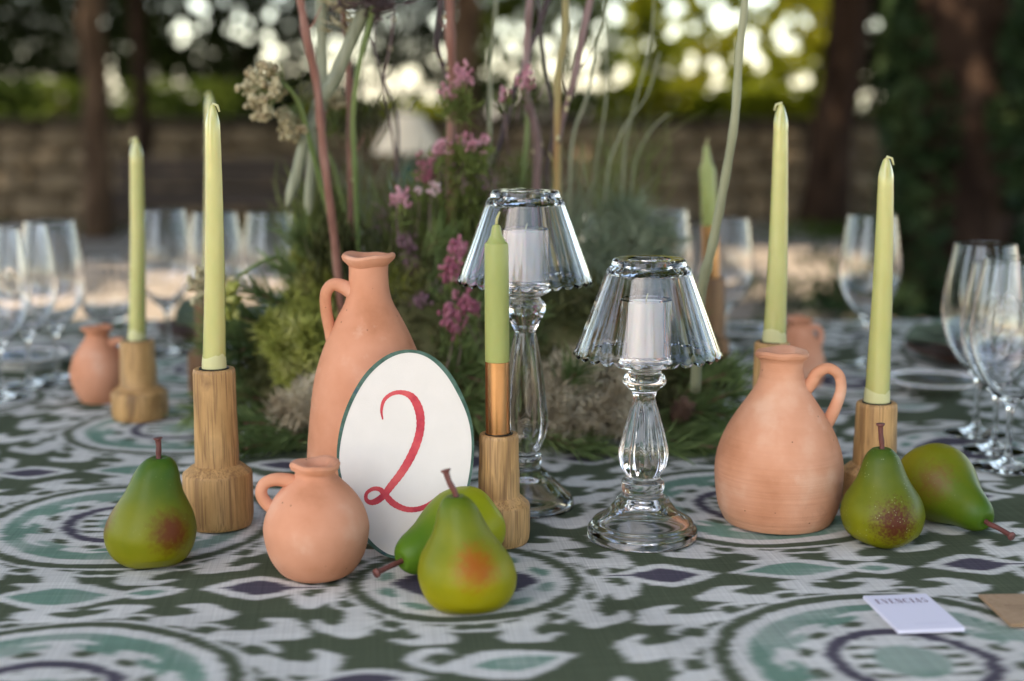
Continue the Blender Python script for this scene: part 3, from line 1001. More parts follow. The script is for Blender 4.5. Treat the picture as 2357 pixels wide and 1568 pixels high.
def make_table():
    t = thing("dining_table", ((TX0 + TX1) / 2, (TY0 + TY1) / 2, 0), "long table standing on the gravel under the printed cloth", "table")
    mb = MB(); mb.box((0, 0, TZ - 0.022), (TX1 - TX0 - 0.01, TY1 - TY0 - 0.01, 0.03)); mb.build("tabletop", M['wood_dark'], t, False)
    for sx in (-1, 1):
        for sy in (-1, 1):
            mb = MB(); mb.box((sx * (TX1 - TX0 - 0.3) / 2, sy * (TY1 - TY0 - 0.3) / 2, (TZ - 0.037) / 2), (0.07, 0.07, TZ - 0.037)); mb.build("leg", M['wood_dark'], t, False)
    drop = 0.42
    xs = np.concatenate([np.linspace(TX0 - drop, TX0, 12)[:-1], np.linspace(TX0, TX1, 420), np.linspace(TX1, TX1 + drop, 12)[1:]])
    ys = np.concatenate([np.linspace(TY0 - drop, TY0, 14)[:-1], np.linspace(TY0, TY1, 200), np.linspace(TY1, TY1 + drop, 14)[1:]])
    X, Y = np.meshgrid(xs, ys)
    ex = np.maximum(TX0 - X, 0) + np.maximum(X - TX1, 0)
    ey = np.maximum(TY0 - Y, 0) + np.maximum(Y - TY1, 0)
    e = np.maximum(ex, ey)
    rad = 0.012
    ang = np.minimum(e / rad, np.pi / 2)
    hor = rad * np.sin(ang)
    ver = rad * (1 - np.cos(ang)) + np.maximum(e - rad * np.pi / 2, 0)
    fold = np.clip(e / 0.3, 0, 1)
    hx = np.where(ex > 0, np.minimum(hor, 0.012) + fold * 0.02 * (1 + np.sin(Y * 21)), 0) * np.sign(X)
    cyy = (TY0 + TY1) / 2
    hy = np.where(ey > 0, np.minimum(hor, 0.012) + fold * 0.02 * (1 + np.sin(X * 17 + 1)), 0) * np.sign(Y - cyy)
    Xo = np.clip(X, TX0, TX1) + hx
    Yo = np.clip(Y, TY0, TY1) + hy
    Zo = TZ - ver + (0.0010 * np.sin(X * 19 + Y * 11) * np.sin(Y * 23 - X * 7) + 0.0008 * np.sin(X * 43 - Y * 17 + 2 * np.sin(Y * 9)) - 0.0007 * np.exp(-((X - 0.62 + 0.02 * Y) / 0.006) ** 2) - 0.0007 * np.exp(-((X + 0.58 + 0.02 * Y) / 0.006) ** 2)) * (e == 0) - 0.0012
    V = np.stack([Xo.ravel(), Yo.ravel(), Zo.ravel()], 1)
    w, h = len(xs), len(ys)
    I = np.arange(w * h).reshape(h, w)
    Fq = np.stack([I[:-1, :-1].ravel(), I[:-1, 1:].ravel(), I[1:, 1:].ravel(), I[1:, :-1].ravel()], 1)
    me = mesh_fast(V, Fq, 4, True)
    rx, ry = X.ravel() - PS[0], Y.ravel() - PS[1]
    a = math.cos(PROT) * rx + math.sin(PROT) * ry
    b_ = -math.sin(PROT) * rx + math.cos(PROT) * ry
    uvs = np.stack([a / (4 * PX), b_ / (5 * PY)], 1)
    lay = me.uv_layers.new(name="print")
    li = np.empty(len(me.loops), np.int32); me.loops.foreach_get("vertex_index", li)
    lay.data.foreach_set("uv", uvs[li].astype(np.float32).ravel())
    o = obj("tablecloth", me, cloth_material())
    tag(o, "dark green cloth printed with white, teal and plum roundels over the table", "tablecloth")


make_table()

# ------------------------------------------------------------------ turned wooden candlesticks and their candles
def hand_cut(seed, k=0.010):
    rr = random.Random(seed)
    ph = [rr.uniform(0, 6.28) for _ in range(4)]

    def w(r, z, th):
        q = 1 + k * math.cos(2 * th + ph[0] + z * 3) + k * 0.6 * math.cos(3 * th + ph[1]) + k * 0.3 * math.cos(7 * th + ph[2])
        return r * q, z
    return w


def candlestick(c, rb, rn, zs, zt, label, seed, wood=None, group="turned wooden candlesticks"):
    """rb, rn radius of foot and neck; zs shoulder height; zt top"""
    t = thing("candlestick", c, label, "candlestick", group, rz=seed * 1.3)
    ro = rn * 0.72
    pr = [(0, 0), (rb * 0.92, 0.0), (rb * 0.97, 0.003), (rb, 0.010), (rb * 1.0, zs * 0.55), (rb * 0.998, zs - 0.0095), (rb * 0.975, zs - 0.0070), (rb * 0.72, zs - 0.0005),
          (rn * 1.05, zs + 0.0005), (rn * 1.035, zs + 0.002), (rn * 1.03, zs + 0.02), (rn, (zs + zt) / 2), (rn * 0.985, zt - 0.004), (rn * 0.96, zt - 0.001), (rn * 0.92, zt),
          (ro, zt), (ro, zt - 0.02), (0, zt - 0.02)]
    obj("body", lathe(pr, 56, hand_cut(seed)), wood or M['wood'], t)
    s = ro - 0.0004
    obj("socket", lathe([(0, zt - 0.017), (s - 0.002, zt - 0.017), (s - 0.002, zt + 0.0004), (s - 0.0016, zt + 0.0009), (s, zt + 0.0006), (s, zt - 0.016)], 40), M['black_metal'], t)
    return t


def taper(c, z0, z1, r0, r1, label, lean=(0, 0), seed=0, tip=True, group="tapered green candles"):
    """lean: sideways run of the top"""
    rr = random.Random(seed)
    t = thing("taper_candle", (c[0], c[1], z0), label, "candle", group)
    h = z1 - z0
    pr = [(0, 0), (r0 * 0.98, 0), (r0, 0.002)]
    n = 26
    for i in range(1, n + 1):
        q = i / n
        zz = 0.002 + (h - 0.002 - r1 * 2.8) * q
        pr.append(((r0 + (r1 - r0) * q) * (1 + rr.uniform(-0.012, 0.012)), zz))
    pr += [(r1 * 0.93, h - r1 * 2.2), (r1 * 0.72, h - r1 * 1.3), (r1 * 0.45, h - r1 * 0.5), (r1 * 0.28, h - r1 * 0.15), (0, h - r1 * 0.15)]
    me = lathe(pr, 32)
    fac = rr.choice((6, 7))
    for v in me.vertices:
        q = v.co.z / h
        bow = math.sin(math.pi * min(1, max(0, q))) * 0.0012
        th = math.atan2(v.co.y, v.co.x)
        k = 1 + 0.012 * math.cos(fac * th + 1.0)
        v.co.x = v.co.x * k + lean[0] * q + bow
        v.co.y = v.co.y * k + lean[1] * q
    o = obj("wax_body", me, M['taper'], t)
    # paler bare end in the socket
    be = lathe([(r0 * 1.01 + 0.0003, 0.0), (r0 * 1.02 + 0.0003, 0.003), (r0 * 0.999 + 0.0003, 0.011 + 0.0), (r0 * 0.985, 0.0165)], 32, lambda r, z, th: (r, z + (0.0022 * math.sin(th * 2 + seed) if z > 0.008 else 0)))
    for v in be.vertices:
        v.co.x += lean[0] * v.co.z / h; v.co.y += lean[1] * v.co.z / h
    obj("bare_end", be, M['wax_end'], t)
    mb = MB()
    tipx, tipy = lean
    zt_ = h - r1 * 0.3
    sgn = rr.choice((-1, 1))
    mb.tube([(tipx, tipy, zt_), (tipx + 0.0008, tipy, zt_ + r1 * 0.35), (tipx + sgn * r1 * 0.7, tipy - 0.001, zt_ + r1 * 0.15), (tipx + sgn * r1 * 0.95, tipy - 0.001, zt_ - r1 * 0.7)], [0.0014, 0.0014, 0.0012, 0.0009], 6)
    mb.build("wick", M['wax_end'], t)
    return t


def dinner_candle(c, z0, zg, zs, zt, r, label, lean=(0, 0), group="gold-dipped sage candles"):
    """plain candle whose foot is dipped in gold up to zg; shoulder at zs, tip at zt"""
    t = thing("dipped_candle", (c[0], c[1], z0), label, "candle", group)
    H = zt - z0
    sh = lambda me: [setattr(v, 'co', v.co + Vector((lean[0] * v.co.z / H, lean[1] * v.co.z / H, 0))) for v in me.vertices]
    g = zg - z0
    me = lathe([(0, 0), (r * 0.99, 0), (r, 0.0015), (r * 1.0, g * 0.5), (r * 0.995, g), (r * 0.9, g + 0.0001), (0, g + 0.0001)], 40); sh(me)
    obj("gold_dip", me, M['gold'], t)
    s = zs - z0
    e = zt - z0
    me = lathe([(0, g + 0.0002), (r * 0.98, g + 0.0002), (r * 0.985, g + 0.001), (r * 0.98, (g + s) / 2), (r * 0.955, s - 0.001), (r * 0.92, s + 0.0005), (r * 0.72, s + (e - s) * 0.15), (r * 0.48, s + (e - s) * 0.45), (r * 0.36, s + (e - s) * 0.85), (r * 0.28, e - 0.0006), (r * 0.15, e), (0, e)], 40); sh(me)
    obj("wax_body", me, M['dinner'], t)
    mb = MB()
    mb.tube([(lean[0], lean[1], e - 0.002), (lean[0] + 0.0005, lean[1], e + 0.005), (lean[0] + 0.003, lean[1], e + 0.011)], [0.0013, 0.0012, 0.0008], 6)
    mb.build("wick", M['wick'], t)
    return t


def zv(c, v):
    return at_y(1178.5, v, c.y).z - TZ


def leans(c, u_bot, v_bot, u_top, v_top):
    a = at_y(u_bot, v_bot, c.y); b = at_y(u_top, v_top, c.y)
    return b.x - a.x


def make_candles():
    # front left, tall neck
    c = stand(505, 1228, 78)
    s = m_per_px(c)
    candlestick(c, 79 * s, 48 * s, zv(c, 1068), zv(c, 848), "tall-necked pale wooden candlestick behind the lone left pear", 1)
    taper((c.x, c.y), TZ + zv(c, 848) - 0.004, TZ + zv(c, 240), 26.5 * s, 16.5 * s, "tallest tapered candle of the left side, standing behind the lone pear", (leans(c, 493, 848, 489, 240), 0), 3)
    # smaller one to its left, further back
    c = stand(323, 975, 62)
    s = m_per_px(c)
    candlestick(c, 64 * s, 40 * s, zv(c, 888), zv(c, 783), "short wooden candlestick beside the small round jug at the left", 2)
    taper((c.x, c.y), TZ + zv(c, 783) - 0.004, TZ + zv(c, 318), 20 * s, 14.5 * s, "leftmost tapered candle, beside the small round jug", (leans(c, 327, 783, 325, 318), 0), 5)
    # hidden one behind the tall candle
    c = stand(479, 920, 42)
    s = m_per_px(c)
    candlestick(c, 43 * s, 24 * s, zv(c, 800), zv(c, 690), "brown wooden candlestick half hidden behind the tall left candle", 3, M['wood_dark'])
    taper((c.x + 8 * s, c.y), TZ + zv(c, 690) - 0.004, TZ + zv(c, 214), 14 * s, 9.5 * s, "tapered candle almost wholly hidden behind the tall left one, only its tip showing", (leans(c, 481, 690, 484, 214), 0), 8)
    # middle one with the gold-dipped candle
    c = stand(1149, 1266, 70)
    s = m_per_px(c)
    candlestick(c, 72 * s, 46 * s, zv(c, 1140), zv(c, 998), "wooden candlestick beside the numbered card", 4)
    dinner_candle((c.x - 0.001, c.y), TZ + zv(c, 998) - 0.006, TZ + zv(c, 832), TZ + zv(c, 562), TZ + zv(c, 517), 28 * s, "sage candle with copper gold foot beside the numbered card", (leans(c, 1131, 990, 1127, 517), 0))
    # behind the large right jug
    c = stand(1768, 1130, 62)
    s = m_per_px(c)
    candlestick(c, 64 * s, 41 * s, zv(c, 985), zv(c, 787), "wooden candlestick standing behind the mouth of the big bottle jug", 5)
    taper((c.x + 0.002, c.y), TZ + zv(c, 787) - 0.004, TZ + zv(c, 238), 26 * s, 15.5 * s, "tallest tapered candle at the right, rising behind the big bottle jug", (leans(c, 1776, 785, 1791, 238), 0), 12)
    # right, behind the pears
    c = stand(2008, 1186, 74)
    s = m_per_px(c)
    candlestick(c, 76 * s, 47 * s, zv(c, 1066), zv(c, 926), "wooden candlestick with dark foot behind the pair of right pears", 6)
    taper((c.x, c.y), TZ + zv(c, 926) - 0.004, TZ + zv(c, 362), 28 * s, 17 * s, "rightmost tapered candle, behind the pair of pears", (leans(c, 2017, 926, 2039, 362), 0), 14)
    # far one with gold-dipped candle
    c = stand(1634, 884, 42)
    s = m_per_px(c)
    candlestick(c, 43 * s, 31 * s, zv(c, 772), zv(c, 640), "dark brown candlestick far back beside the big moss mound", 7, M['wood_dark'])
    dinner_candle((c.x, c.y), TZ + zv(c, 640) - 0.005, TZ + zv(c, 520), TZ + zv(c, 388), TZ + zv(c, 335), 18.5 * s, "sage candle with gold foot far back near the long silvery stalk", (leans(c, 1628, 640, 1614, 335), 0))
    # pale piece of one seen between the far jug and the candle
    c = stand(1806, 872, 38)
    s = m_per_px(c)
    candlestick(c, 38 * s, 23 * s, zv(c, 820), zv(c, 744), "pale candlestick far back, tucked in front of the farthest jug", 9)


make_candles()

# ------------------------------------------------------------------ terracotta jugs
def jug(c, body, rim_r, rim_z, lip, handle, hr, label, m, seed, lean=0.0, rim_w=0.004):
    """body: outer (r, z) profile bottom to lip; handle: (dx, dz) points on the side"""
    t = thing("terracotta_jug", c, label, "jug", "terracotta jugs on the table")
    rr = random.Random(seed)
    p = [(0, 0.0), (body[0][0] * 0.9, 0.0)] + smooth_profile(body, 6)
    w = lip
    top = p[-1]
    p += [(rim_r - w * 0.15, rim_z - w * 0.75), (rim_r, rim_z - w * 0.35), (rim_r - w * 0.15, rim_z - w * 0.05), (rim_r - w * 0.45, rim_z), (rim_r - w * 0.85, rim_z - w * 0.12), (rim_r - w * 1.25, rim_z - w * 0.5)]
    inner = max(rim_r - w * 1.7, 0.004)
    p += [(inner, rim_z - w * 1.4), (inner, rim_z - w * 3), (inner * 1.5, rim_z * 0.7), (inner * 1.6, rim_z * 0.4), (0, rim_z * 0.35)]
    ph = rr.uniform(0, 6.28)

    def warp(r, z, th):
        q = z / rim_z
        k = 1 + 0.008 * math.cos(2 * th + ph) + 0.006 * math.cos(3 * th - ph) * q
        dz = 0
        if q > 0.86:
            k += 0.018 * math.cos(3 * th + ph) * (q - 0.86) / 0.14
            dz = (0.0009 * math.cos(2 * th + ph + 1) + 0.0005 * math.cos(5 * th)) * (q - 0.86) / 0.14
        return r * k, z + dz
    me = lathe(p, 72, warp)
    for v in me.vertices: v.co.x += lean * v.co.z
    obj("body", me, m, t)
    cc = catmull([Vector((x + lean * z, -0.004, z)) for x, z in handle], 7)
    mb = MB()
    n = len(cc)
    mb.tube(cc, [hr * (1.25 - 0.35 * math.sin(math.pi * i / (n - 1))) for i in range(n)], 14)
    mb.build("handle", m, t)
    return t


def make_jugs():
    # tall jug behind the card
    c = stand(857, 1232, 118)
    s = m_per_px(c)
    P_ = lambda pts: prof(c, pts)
    body = P_([(118, 1207), (130, 1185), (143, 1120), (146, 1060), (141, 985), (130, 890), (117, 835), (97, 780), (72, 728), (56, 698), (48, 670), (45, 640), (45, 612)])
    body[0] = (body[0][0], 0.0)
    dx = lambda u, v: ((u - 857) * m_per_px(at_y(857, v, c.y)), zv(c, v))
    h = [dx(822, 672), dx(796, 657), dx(775, 655), dx(760, 675), dx(760, 712), dx(768, 755), dx(778, 795), dx(800, 825)]
    jug(c, body, 60 * s, zv(c, 584), 0.0075, h, 0.0058, "tall narrow-necked terracotta jug behind the numbered card", M['clay'], 2)
    # small round jug in front
    c = stand(731, 1343, 72)
    s = m_per_px(c)
    body = prof(c, [(70, 1320), (88, 1307), (110, 1272), (121, 1225), (119, 1195), (106, 1160), (84, 1130), (62, 1108), (49, 1095), (46, 1085), (49, 1076)])
    body[0] = (body[0][0], 0.0)
    dx = lambda u, v: ((u - 731) * m_per_px(at_y(731, v, c.y)), zv(c, v))
    h = [dx(700, 1114), dx(672, 1104), dx(640, 1101), dx(614, 1112), dx(608, 1136), dx(624, 1160), dx(652, 1172), dx(672, 1172)]
    jug(c, body, 58 * s, zv(c, 1062), 0.0085, h, 0.0055, "small round terracotta jug with ring handle in front of the numbered card", M['clay'], 5)
    # big bottle jug on the right
    c = stand(1789, 1228, 114)
    s = m_per_px(c)
    body = prof(c, [(112, 1200), (122, 1193), (138, 1160), (146, 1110), (147, 1070), (140, 1030), (124, 990), (104, 955), (80, 920), (62, 893), (53, 872), (49, 850), (50, 832), (54, 822)])
    body[0] = (body[0][0], 0.0)
    dx = lambda u, v: ((u - 1789) * m_per_px(at_y(1789, v, c.y)), zv(c, v))
    h = [dx(1832, 905), dx(1855, 880), dx(1868, 858), dx(1893, 846), (dx(1918, 862)), dx(1924, 895), dx(1914, 930), dx(1898, 965), dx(1880, 985)]
    jug(c, body, 61 * s, zv(c, 806), 0.008, h, 0.0055, "big bottle-shaped terracotta jug with throwing rings near the right pears", M['clay_ringed'], 9)
    # small round one far left
    c = stand(231, 931, 42)
    s = m_per_px(c)
    body = prof(c, [(42, 915), (55, 900), (65, 868), (64, 845), (54, 815), (38, 792), (28, 778), (26, 768), (31, 757)])
    body[0] = (body[0][0], 0.0)
    dx = lambda u, v: ((u - 231) * m_per_px(at_y(231, v, c.y)), zv(c, v))
    h = [dx(262, 792), dx(275, 784), dx(292, 786), dx(298, 805), dx(288, 826), dx(276, 832)]
    jug(c, body, 37 * s, zv(c, 752), 0.006, h, 0.005, "small round terracotta jug at the left, next to the shortest candlestick", M['clay'], 11)
    # farthest one
    c = stand(1846, 892, 42)
    s = m_per_px(c)
    body = prof(c, [(42, 880), (50, 865), (54, 840), (52, 815), (43, 785), (30, 762), (24, 752), (24, 745)])
    body[0] = (body[0][0], 0.0)
    dx = lambda u, v: ((u - 1846) * m_per_px(at_y(1846, v, c.y)), zv(c, v))
    h = [dx(1866, 762), dx(1876, 752), dx(1890, 756), dx(1894, 772), dx(1888, 790), dx(1876, 800)]
    jug(c, body, 31 * s, zv(c, 731), 0.006, h, 0.0045, "farthest terracotta jug, partly hidden behind the big bottle jug", M['clay'], 13, -0.08)


make_jugs()

# ------------------------------------------------------------------ pears
def pear_material(seed, blush, lo_col, hi_col, speck=0.0):
    m = bpy.data.materials.new("pear_skin")
    m.use_nodes = True
    nt, N, L, b = nodes(m)
    b.inputs["Roughness"].default_value = 0.42
    b.inputs["Specular IOR Level"].default_value = 0.22
    tc = N.new("ShaderNodeTexCoord")
    sp = N.new("ShaderNodeSeparateXYZ"); L.new(tc.outputs["Object"], sp.inputs[0])
    no = N.new("ShaderNodeTexNoise"); no.inputs["Scale"].default_value = 26; no.inputs["Detail"].default_value = 5
    no.noise_dimensions = '4D'; no.inputs["W"].default_value = seed * 3.7
    L.new(tc.outputs["Object"], no.inputs["Vector"])
    ad = N.new("ShaderNodeMath"); ad.operation = 'MULTIPLY_ADD'; ad.inputs[1].default_value = 0.085
    L.new(no.outputs["Fac"], ad.inputs[0]); L.new(sp.outputs["Z"], ad.inputs[2])
    mr = N.new("ShaderNodeMapRange"); mr.inputs[1].default_value = 0.05; mr.inputs[2].default_value = 0.13
    L.new(ad.outputs[0], mr.inputs[0])
    cr = N.new("ShaderNodeValToRGB")
    e = cr.color_ramp.elements
    e[0].position = 0.0; e[0].color = (*lo_col, 1)
    e[1].position = 1.0; e[1].color = (*hi_col, 1)
    L.new(mr.outputs[0], cr.inputs[0])
    cur = cr.outputs[0]
    for (x, y, z, rad, col, st) in blush:
        vd = N.new("ShaderNodeVectorMath"); vd.operation = 'DISTANCE'; vd.inputs[1].default_value = (x, y, z)
        L.new(tc.outputs["Object"], vd.inputs[0])
        n2 = N.new("ShaderNodeTexNoise"); n2.inputs["Scale"].default_value = 420 if speck else 260; n2.inputs["Detail"].default_value = 5
        L.new(tc.outputs["Object"], n2.inputs["Vector"])
        a2 = N.new("ShaderNodeMath"); a2.operation = 'MULTIPLY_ADD'; a2.inputs[1].default_value = rad * (1.3 if speck else 0.7); a2.inputs[2].default_value = -rad * (0.65 if speck else 0.35)
        L.new(n2.outputs["Fac"], a2.inputs[0])
        a3 = N.new("ShaderNodeMath"); a3.operation = 'ADD'
        L.new(vd.outputs["Value"], a3.inputs[0]); L.new(a2.outputs[0], a3.inputs[1])
        m2 = N.new("ShaderNodeMapRange"); m2.interpolation_type = 'SMOOTHSTEP'
        m2.inputs[1].default_value = rad; m2.inputs[2].default_value = rad * 0.15; m2.inputs[3].default_value = 0; m2.inputs[4].default_value = st
        L.new(a3.outputs[0], m2.inputs[0])
        mx = N.new("ShaderNodeMix"); mx.data_type = 'RGBA'
        L.new(m2.outputs[0], mx.inputs[0]); L.new(cur, mx.inputs[6]); mx.inputs[7].default_value = (*col, 1)
        cur = mx.outputs[2]
    # pale dust freckles
    vo = N.new("ShaderNodeTexVoronoi"); vo.inputs["Scale"].default_value = 330 if speck else 210
    L.new(tc.outputs["Object"], vo.inputs["Vector"])
    lt = N.new("ShaderNodeMath"); lt.operation = 'LESS_THAN'; lt.inputs[1].default_value = 0.17 if speck else 0.1
    L.new(vo.outputs["Distance"], lt.inputs[0])
    n3 = N.new("ShaderNodeTexNoise"); n3.inputs["Scale"].default_value = 45
    L.new(tc.outputs["Object"], n3.inputs["Vector"])
    gt = N.new("ShaderNodeMath"); gt.operation = 'GREATER_THAN'; gt.inputs[1].default_value = 0.54
    L.new(n3.outputs["Fac"], gt.inputs[0])
    ml = N.new("ShaderNodeMath"); ml.operation = 'MULTIPLY'
    L.new(lt.outputs[0], ml.inputs[0]); L.new(gt.outputs[0], ml.inputs[1])
    m4 = N.new("ShaderNodeMath"); m4.operation = 'MULTIPLY'; m4.inputs[1].default_value = 0.5 if speck else 0.2
    L.new(ml.outputs[0], m4.inputs[0])
    mx = N.new("ShaderNodeMix"); mx.data_type = 'RGBA'
    L.new(m4.outputs[0], mx.inputs[0]); L.new(cur, mx.inputs[6]); mx.inputs[7].default_value = (0.35, 0.40, 0.20, 1)
    L.new(mx.outputs[2], b.inputs["Base Color"])
    bn = N.new("ShaderNodeTexNoise"); bn.inputs["Scale"].default_value = 500; bn.inputs["Detail"].default_value = 3
    L.new(tc.outputs["Object"], bn.inputs["Vector"])
    bp = N.new("ShaderNodeBump"); bp.inputs["Strength"].default_value = 0.12; bp.inputs["Distance"].default_value = 0.0003
    L.new(bn.outputs["Fac"], bp.inputs["Height"]); L.new(bp.outputs[0], b.inputs["Normal"])
    return m


PEAR = [(0.10, 0.012), (0.20, 0.0), (0.30, 0.045), (0.375, 0.13), (0.41, 0.25), (0.408, 0.34), (0.375, 0.45), (0.32, 0.55), (0.262, 0.65), (0.222, 0.75), (0.192, 0.84), (0.15, 0.92), (0.09, 0.975), (0.035, 0.975)]


def pear(h, wide, neck, label, m, seed, stem, bend=(0, 0), ridge=0.02):
    rr = random.Random(seed)
    t = thing("pear", (0, 0, 0), label, "pear", "artificial pears on the cloth")
    k = wide / 0.41
    pts = []
    for r, z in PEAR:
        q = max(0, (z - 0.45) / 0.5)
        pts.append((r * k * (1 + (neck - 1) * min(1, q)) * h, z * h))
    pr = [(0, 0.02 * h)] + smooth_profile(pts, 5) + [(0, 0.958 * h)]
    ph = [rr.uniform(0, 6.28) for _ in range(5)]

    def warp(r, z, th):
        q = z / h
        f = 1 + ridge * math.cos(2 * th + ph[0] + q * 2) + ridge * 0.7 * math.cos(3 * th + ph[1] - q * 3) + ridge * 0.4 * math.cos(5 * th + ph[2])
        return r * f, z + (0.01 * h * math.cos(3 * th + ph[3]) if q < 0.1 else 0)
    me = lathe(pr, 64, warp)
    for v in me.vertices:
        q = v.co.z / h
        v.co.x += bend[0] * h * q * q
        v.co.y += bend[1] * h * q * q
    obj("flesh", me, m, t)
    b0 = Vector((bend[0] * h * 0.92, bend[1] * h * 0.92, 0.95 * h))
    mb = MB()
    cc = catmull([b0] + [b0 + Vector(p) * h for p in stem], 6)
    n = len(cc)
    mb.tube(cc, [0.0023 + 0.00012 * math.sin(i * 0.9) + (0.0016 if i > n - 3 else 0) for i in range(n)], 10)
    mb.build("stem", M['stem'], t)
    return t


def lay(t, axis, centre_fat, fat_z, roll=0.0):
    """lay the pear so that its stem end points along axis; its widest ring sits over centre_fat"""
    q = Vector(axis).normalized().to_track_quat('Z', 'Y') @ Matrix.Rotation(roll, 4, 'Z').to_quaternion()
    lo = 1e9
    for o in t.children:
        if o.name.startswith('flesh'):
            for v in o.data.vertices: lo = min(lo, (q @ v.co).z)
    off = q @ Vector((0, 0, fat_z))
    t.rotation_mode = 'QUATERNION'
    t.rotation_quaternion = q
    t.location = (centre_fat[0] - off.x, centre_fat[1] - off.y, TZ - lo - 0.0006)


def make_pears():
    G, Y = (0.052, 0.105, 0.014), (0.205, 0.215, 0.012)
    # lone left pear
    c = stand(352, 1310, 62)
    s = m_per_px(c)
    h = zv(c, 1050) + 0.002
    m = pear_material(1, [(0.027, -0.031, 0.035, 0.027, (0.12, 0.022, 0.006), 0.95), (-0.043, -0.010, 0.044, 0.028, (0.14, 0.033, 0.010), 0.9)], (0.225, 0.215, 0.006), (0.040, 0.098, 0.008))
    p = pear(h, 105 * s / h, 1.05, "lone upright green pear with two red-brown patches at the far left", m, 3, [(0.0, 0, 0.06), (0.005, 0, 0.13), (0.0, 0, 0.21)], (0.11, 0))
    p.location = c + Vector((-0.001, 0, -0.0012))
    # front pear
    c = stand(1076, 1417, 70)
    s = m_per_px(c)
    h = zv(c, 1134)
    m = pear_material(2, [(0.010, -0.037, 0.045, 0.027, (0.34, 0.07, 0.006), 0.85)], (0.315, 0.275, 0.005), (0.075, 0.13, 0.008))
    p = pear(h, 114 * s / h, 0.92, "upright yellow-green pear with an orange blush, nearest the camera", m, 8, [(-0.01, 0, 0.06), (-0.06, -0.01, 0.16), (-0.09, 0, 0.26)], (-0.10, 0.02), 0.028)
    p.location = c + Vector((0, 0, -0.0012))
    cf = c
    # pear lying behind it
    m = pear_material(3, [], (0.29, 0.30, 0.008), (0.075, 0.165, 0.010))
    p = pear(0.100, 0.335, 1.15, "pear lying on its side behind the front pear, its stem to the left", m, 12, [(0.0, 0, 0.05), (0.02, 0, 0.16), (0.03, 0, 0.30)], (0.04, 0))
    lay(p, (-0.72, -0.66, -0.24), (-0.041, 1.150), 0.029, 1.0)
    # right upright
    c = stand(2031, 1261, 60)
    s = m_per_px(c)
    h = zv(c, 1024)
    m = pear_material(4, [(0.001, -0.035, 0.027, 0.027, (0.085, 0.014, 0.010), 0.95)], (0.20, 0.195, 0.006), (0.032, 0.080, 0.008), 1.0)
    p = pear(h, 96 * s / h, 0.95, "upright dark green pear dusted with pale freckles, right of the big bottle jug", m, 17, [(0.0, 0, 0.06), (-0.015, 0, 0.17), (-0.025, 0, 0.285)], (-0.05, 0))
    p.location = c + Vector((0, 0, -0.0012))
    # right lying
    p = pear(0.102, 0.36, 1.0, "pear lying on its side at the right edge, its stem pointing at the camera", None, 21, [(0.0, 0.0, 0.06), (0.03, 0, 0.17), (0.05, 0, 0.31)], (0.02, 0))
    lay(p, (0.36, -0.86, -0.28), (0.394, 1.286), 0.028, 0.4)
    loc = p.rotation_quaternion.inverted() @ (at_y(2158, 1112, 1.262) - p.location)      # where its blush sits
    m = pear_material(5, [(loc.x, loc.y, loc.z, 0.026, (0.17, 0.03, 0.022), 0.9)], (0.20, 0.185, 0.006), (0.05, 0.112, 0.008))
    for o in p.children:
        if o.name.startswith('flesh'): o.data.materials.append(m)


make_pears()

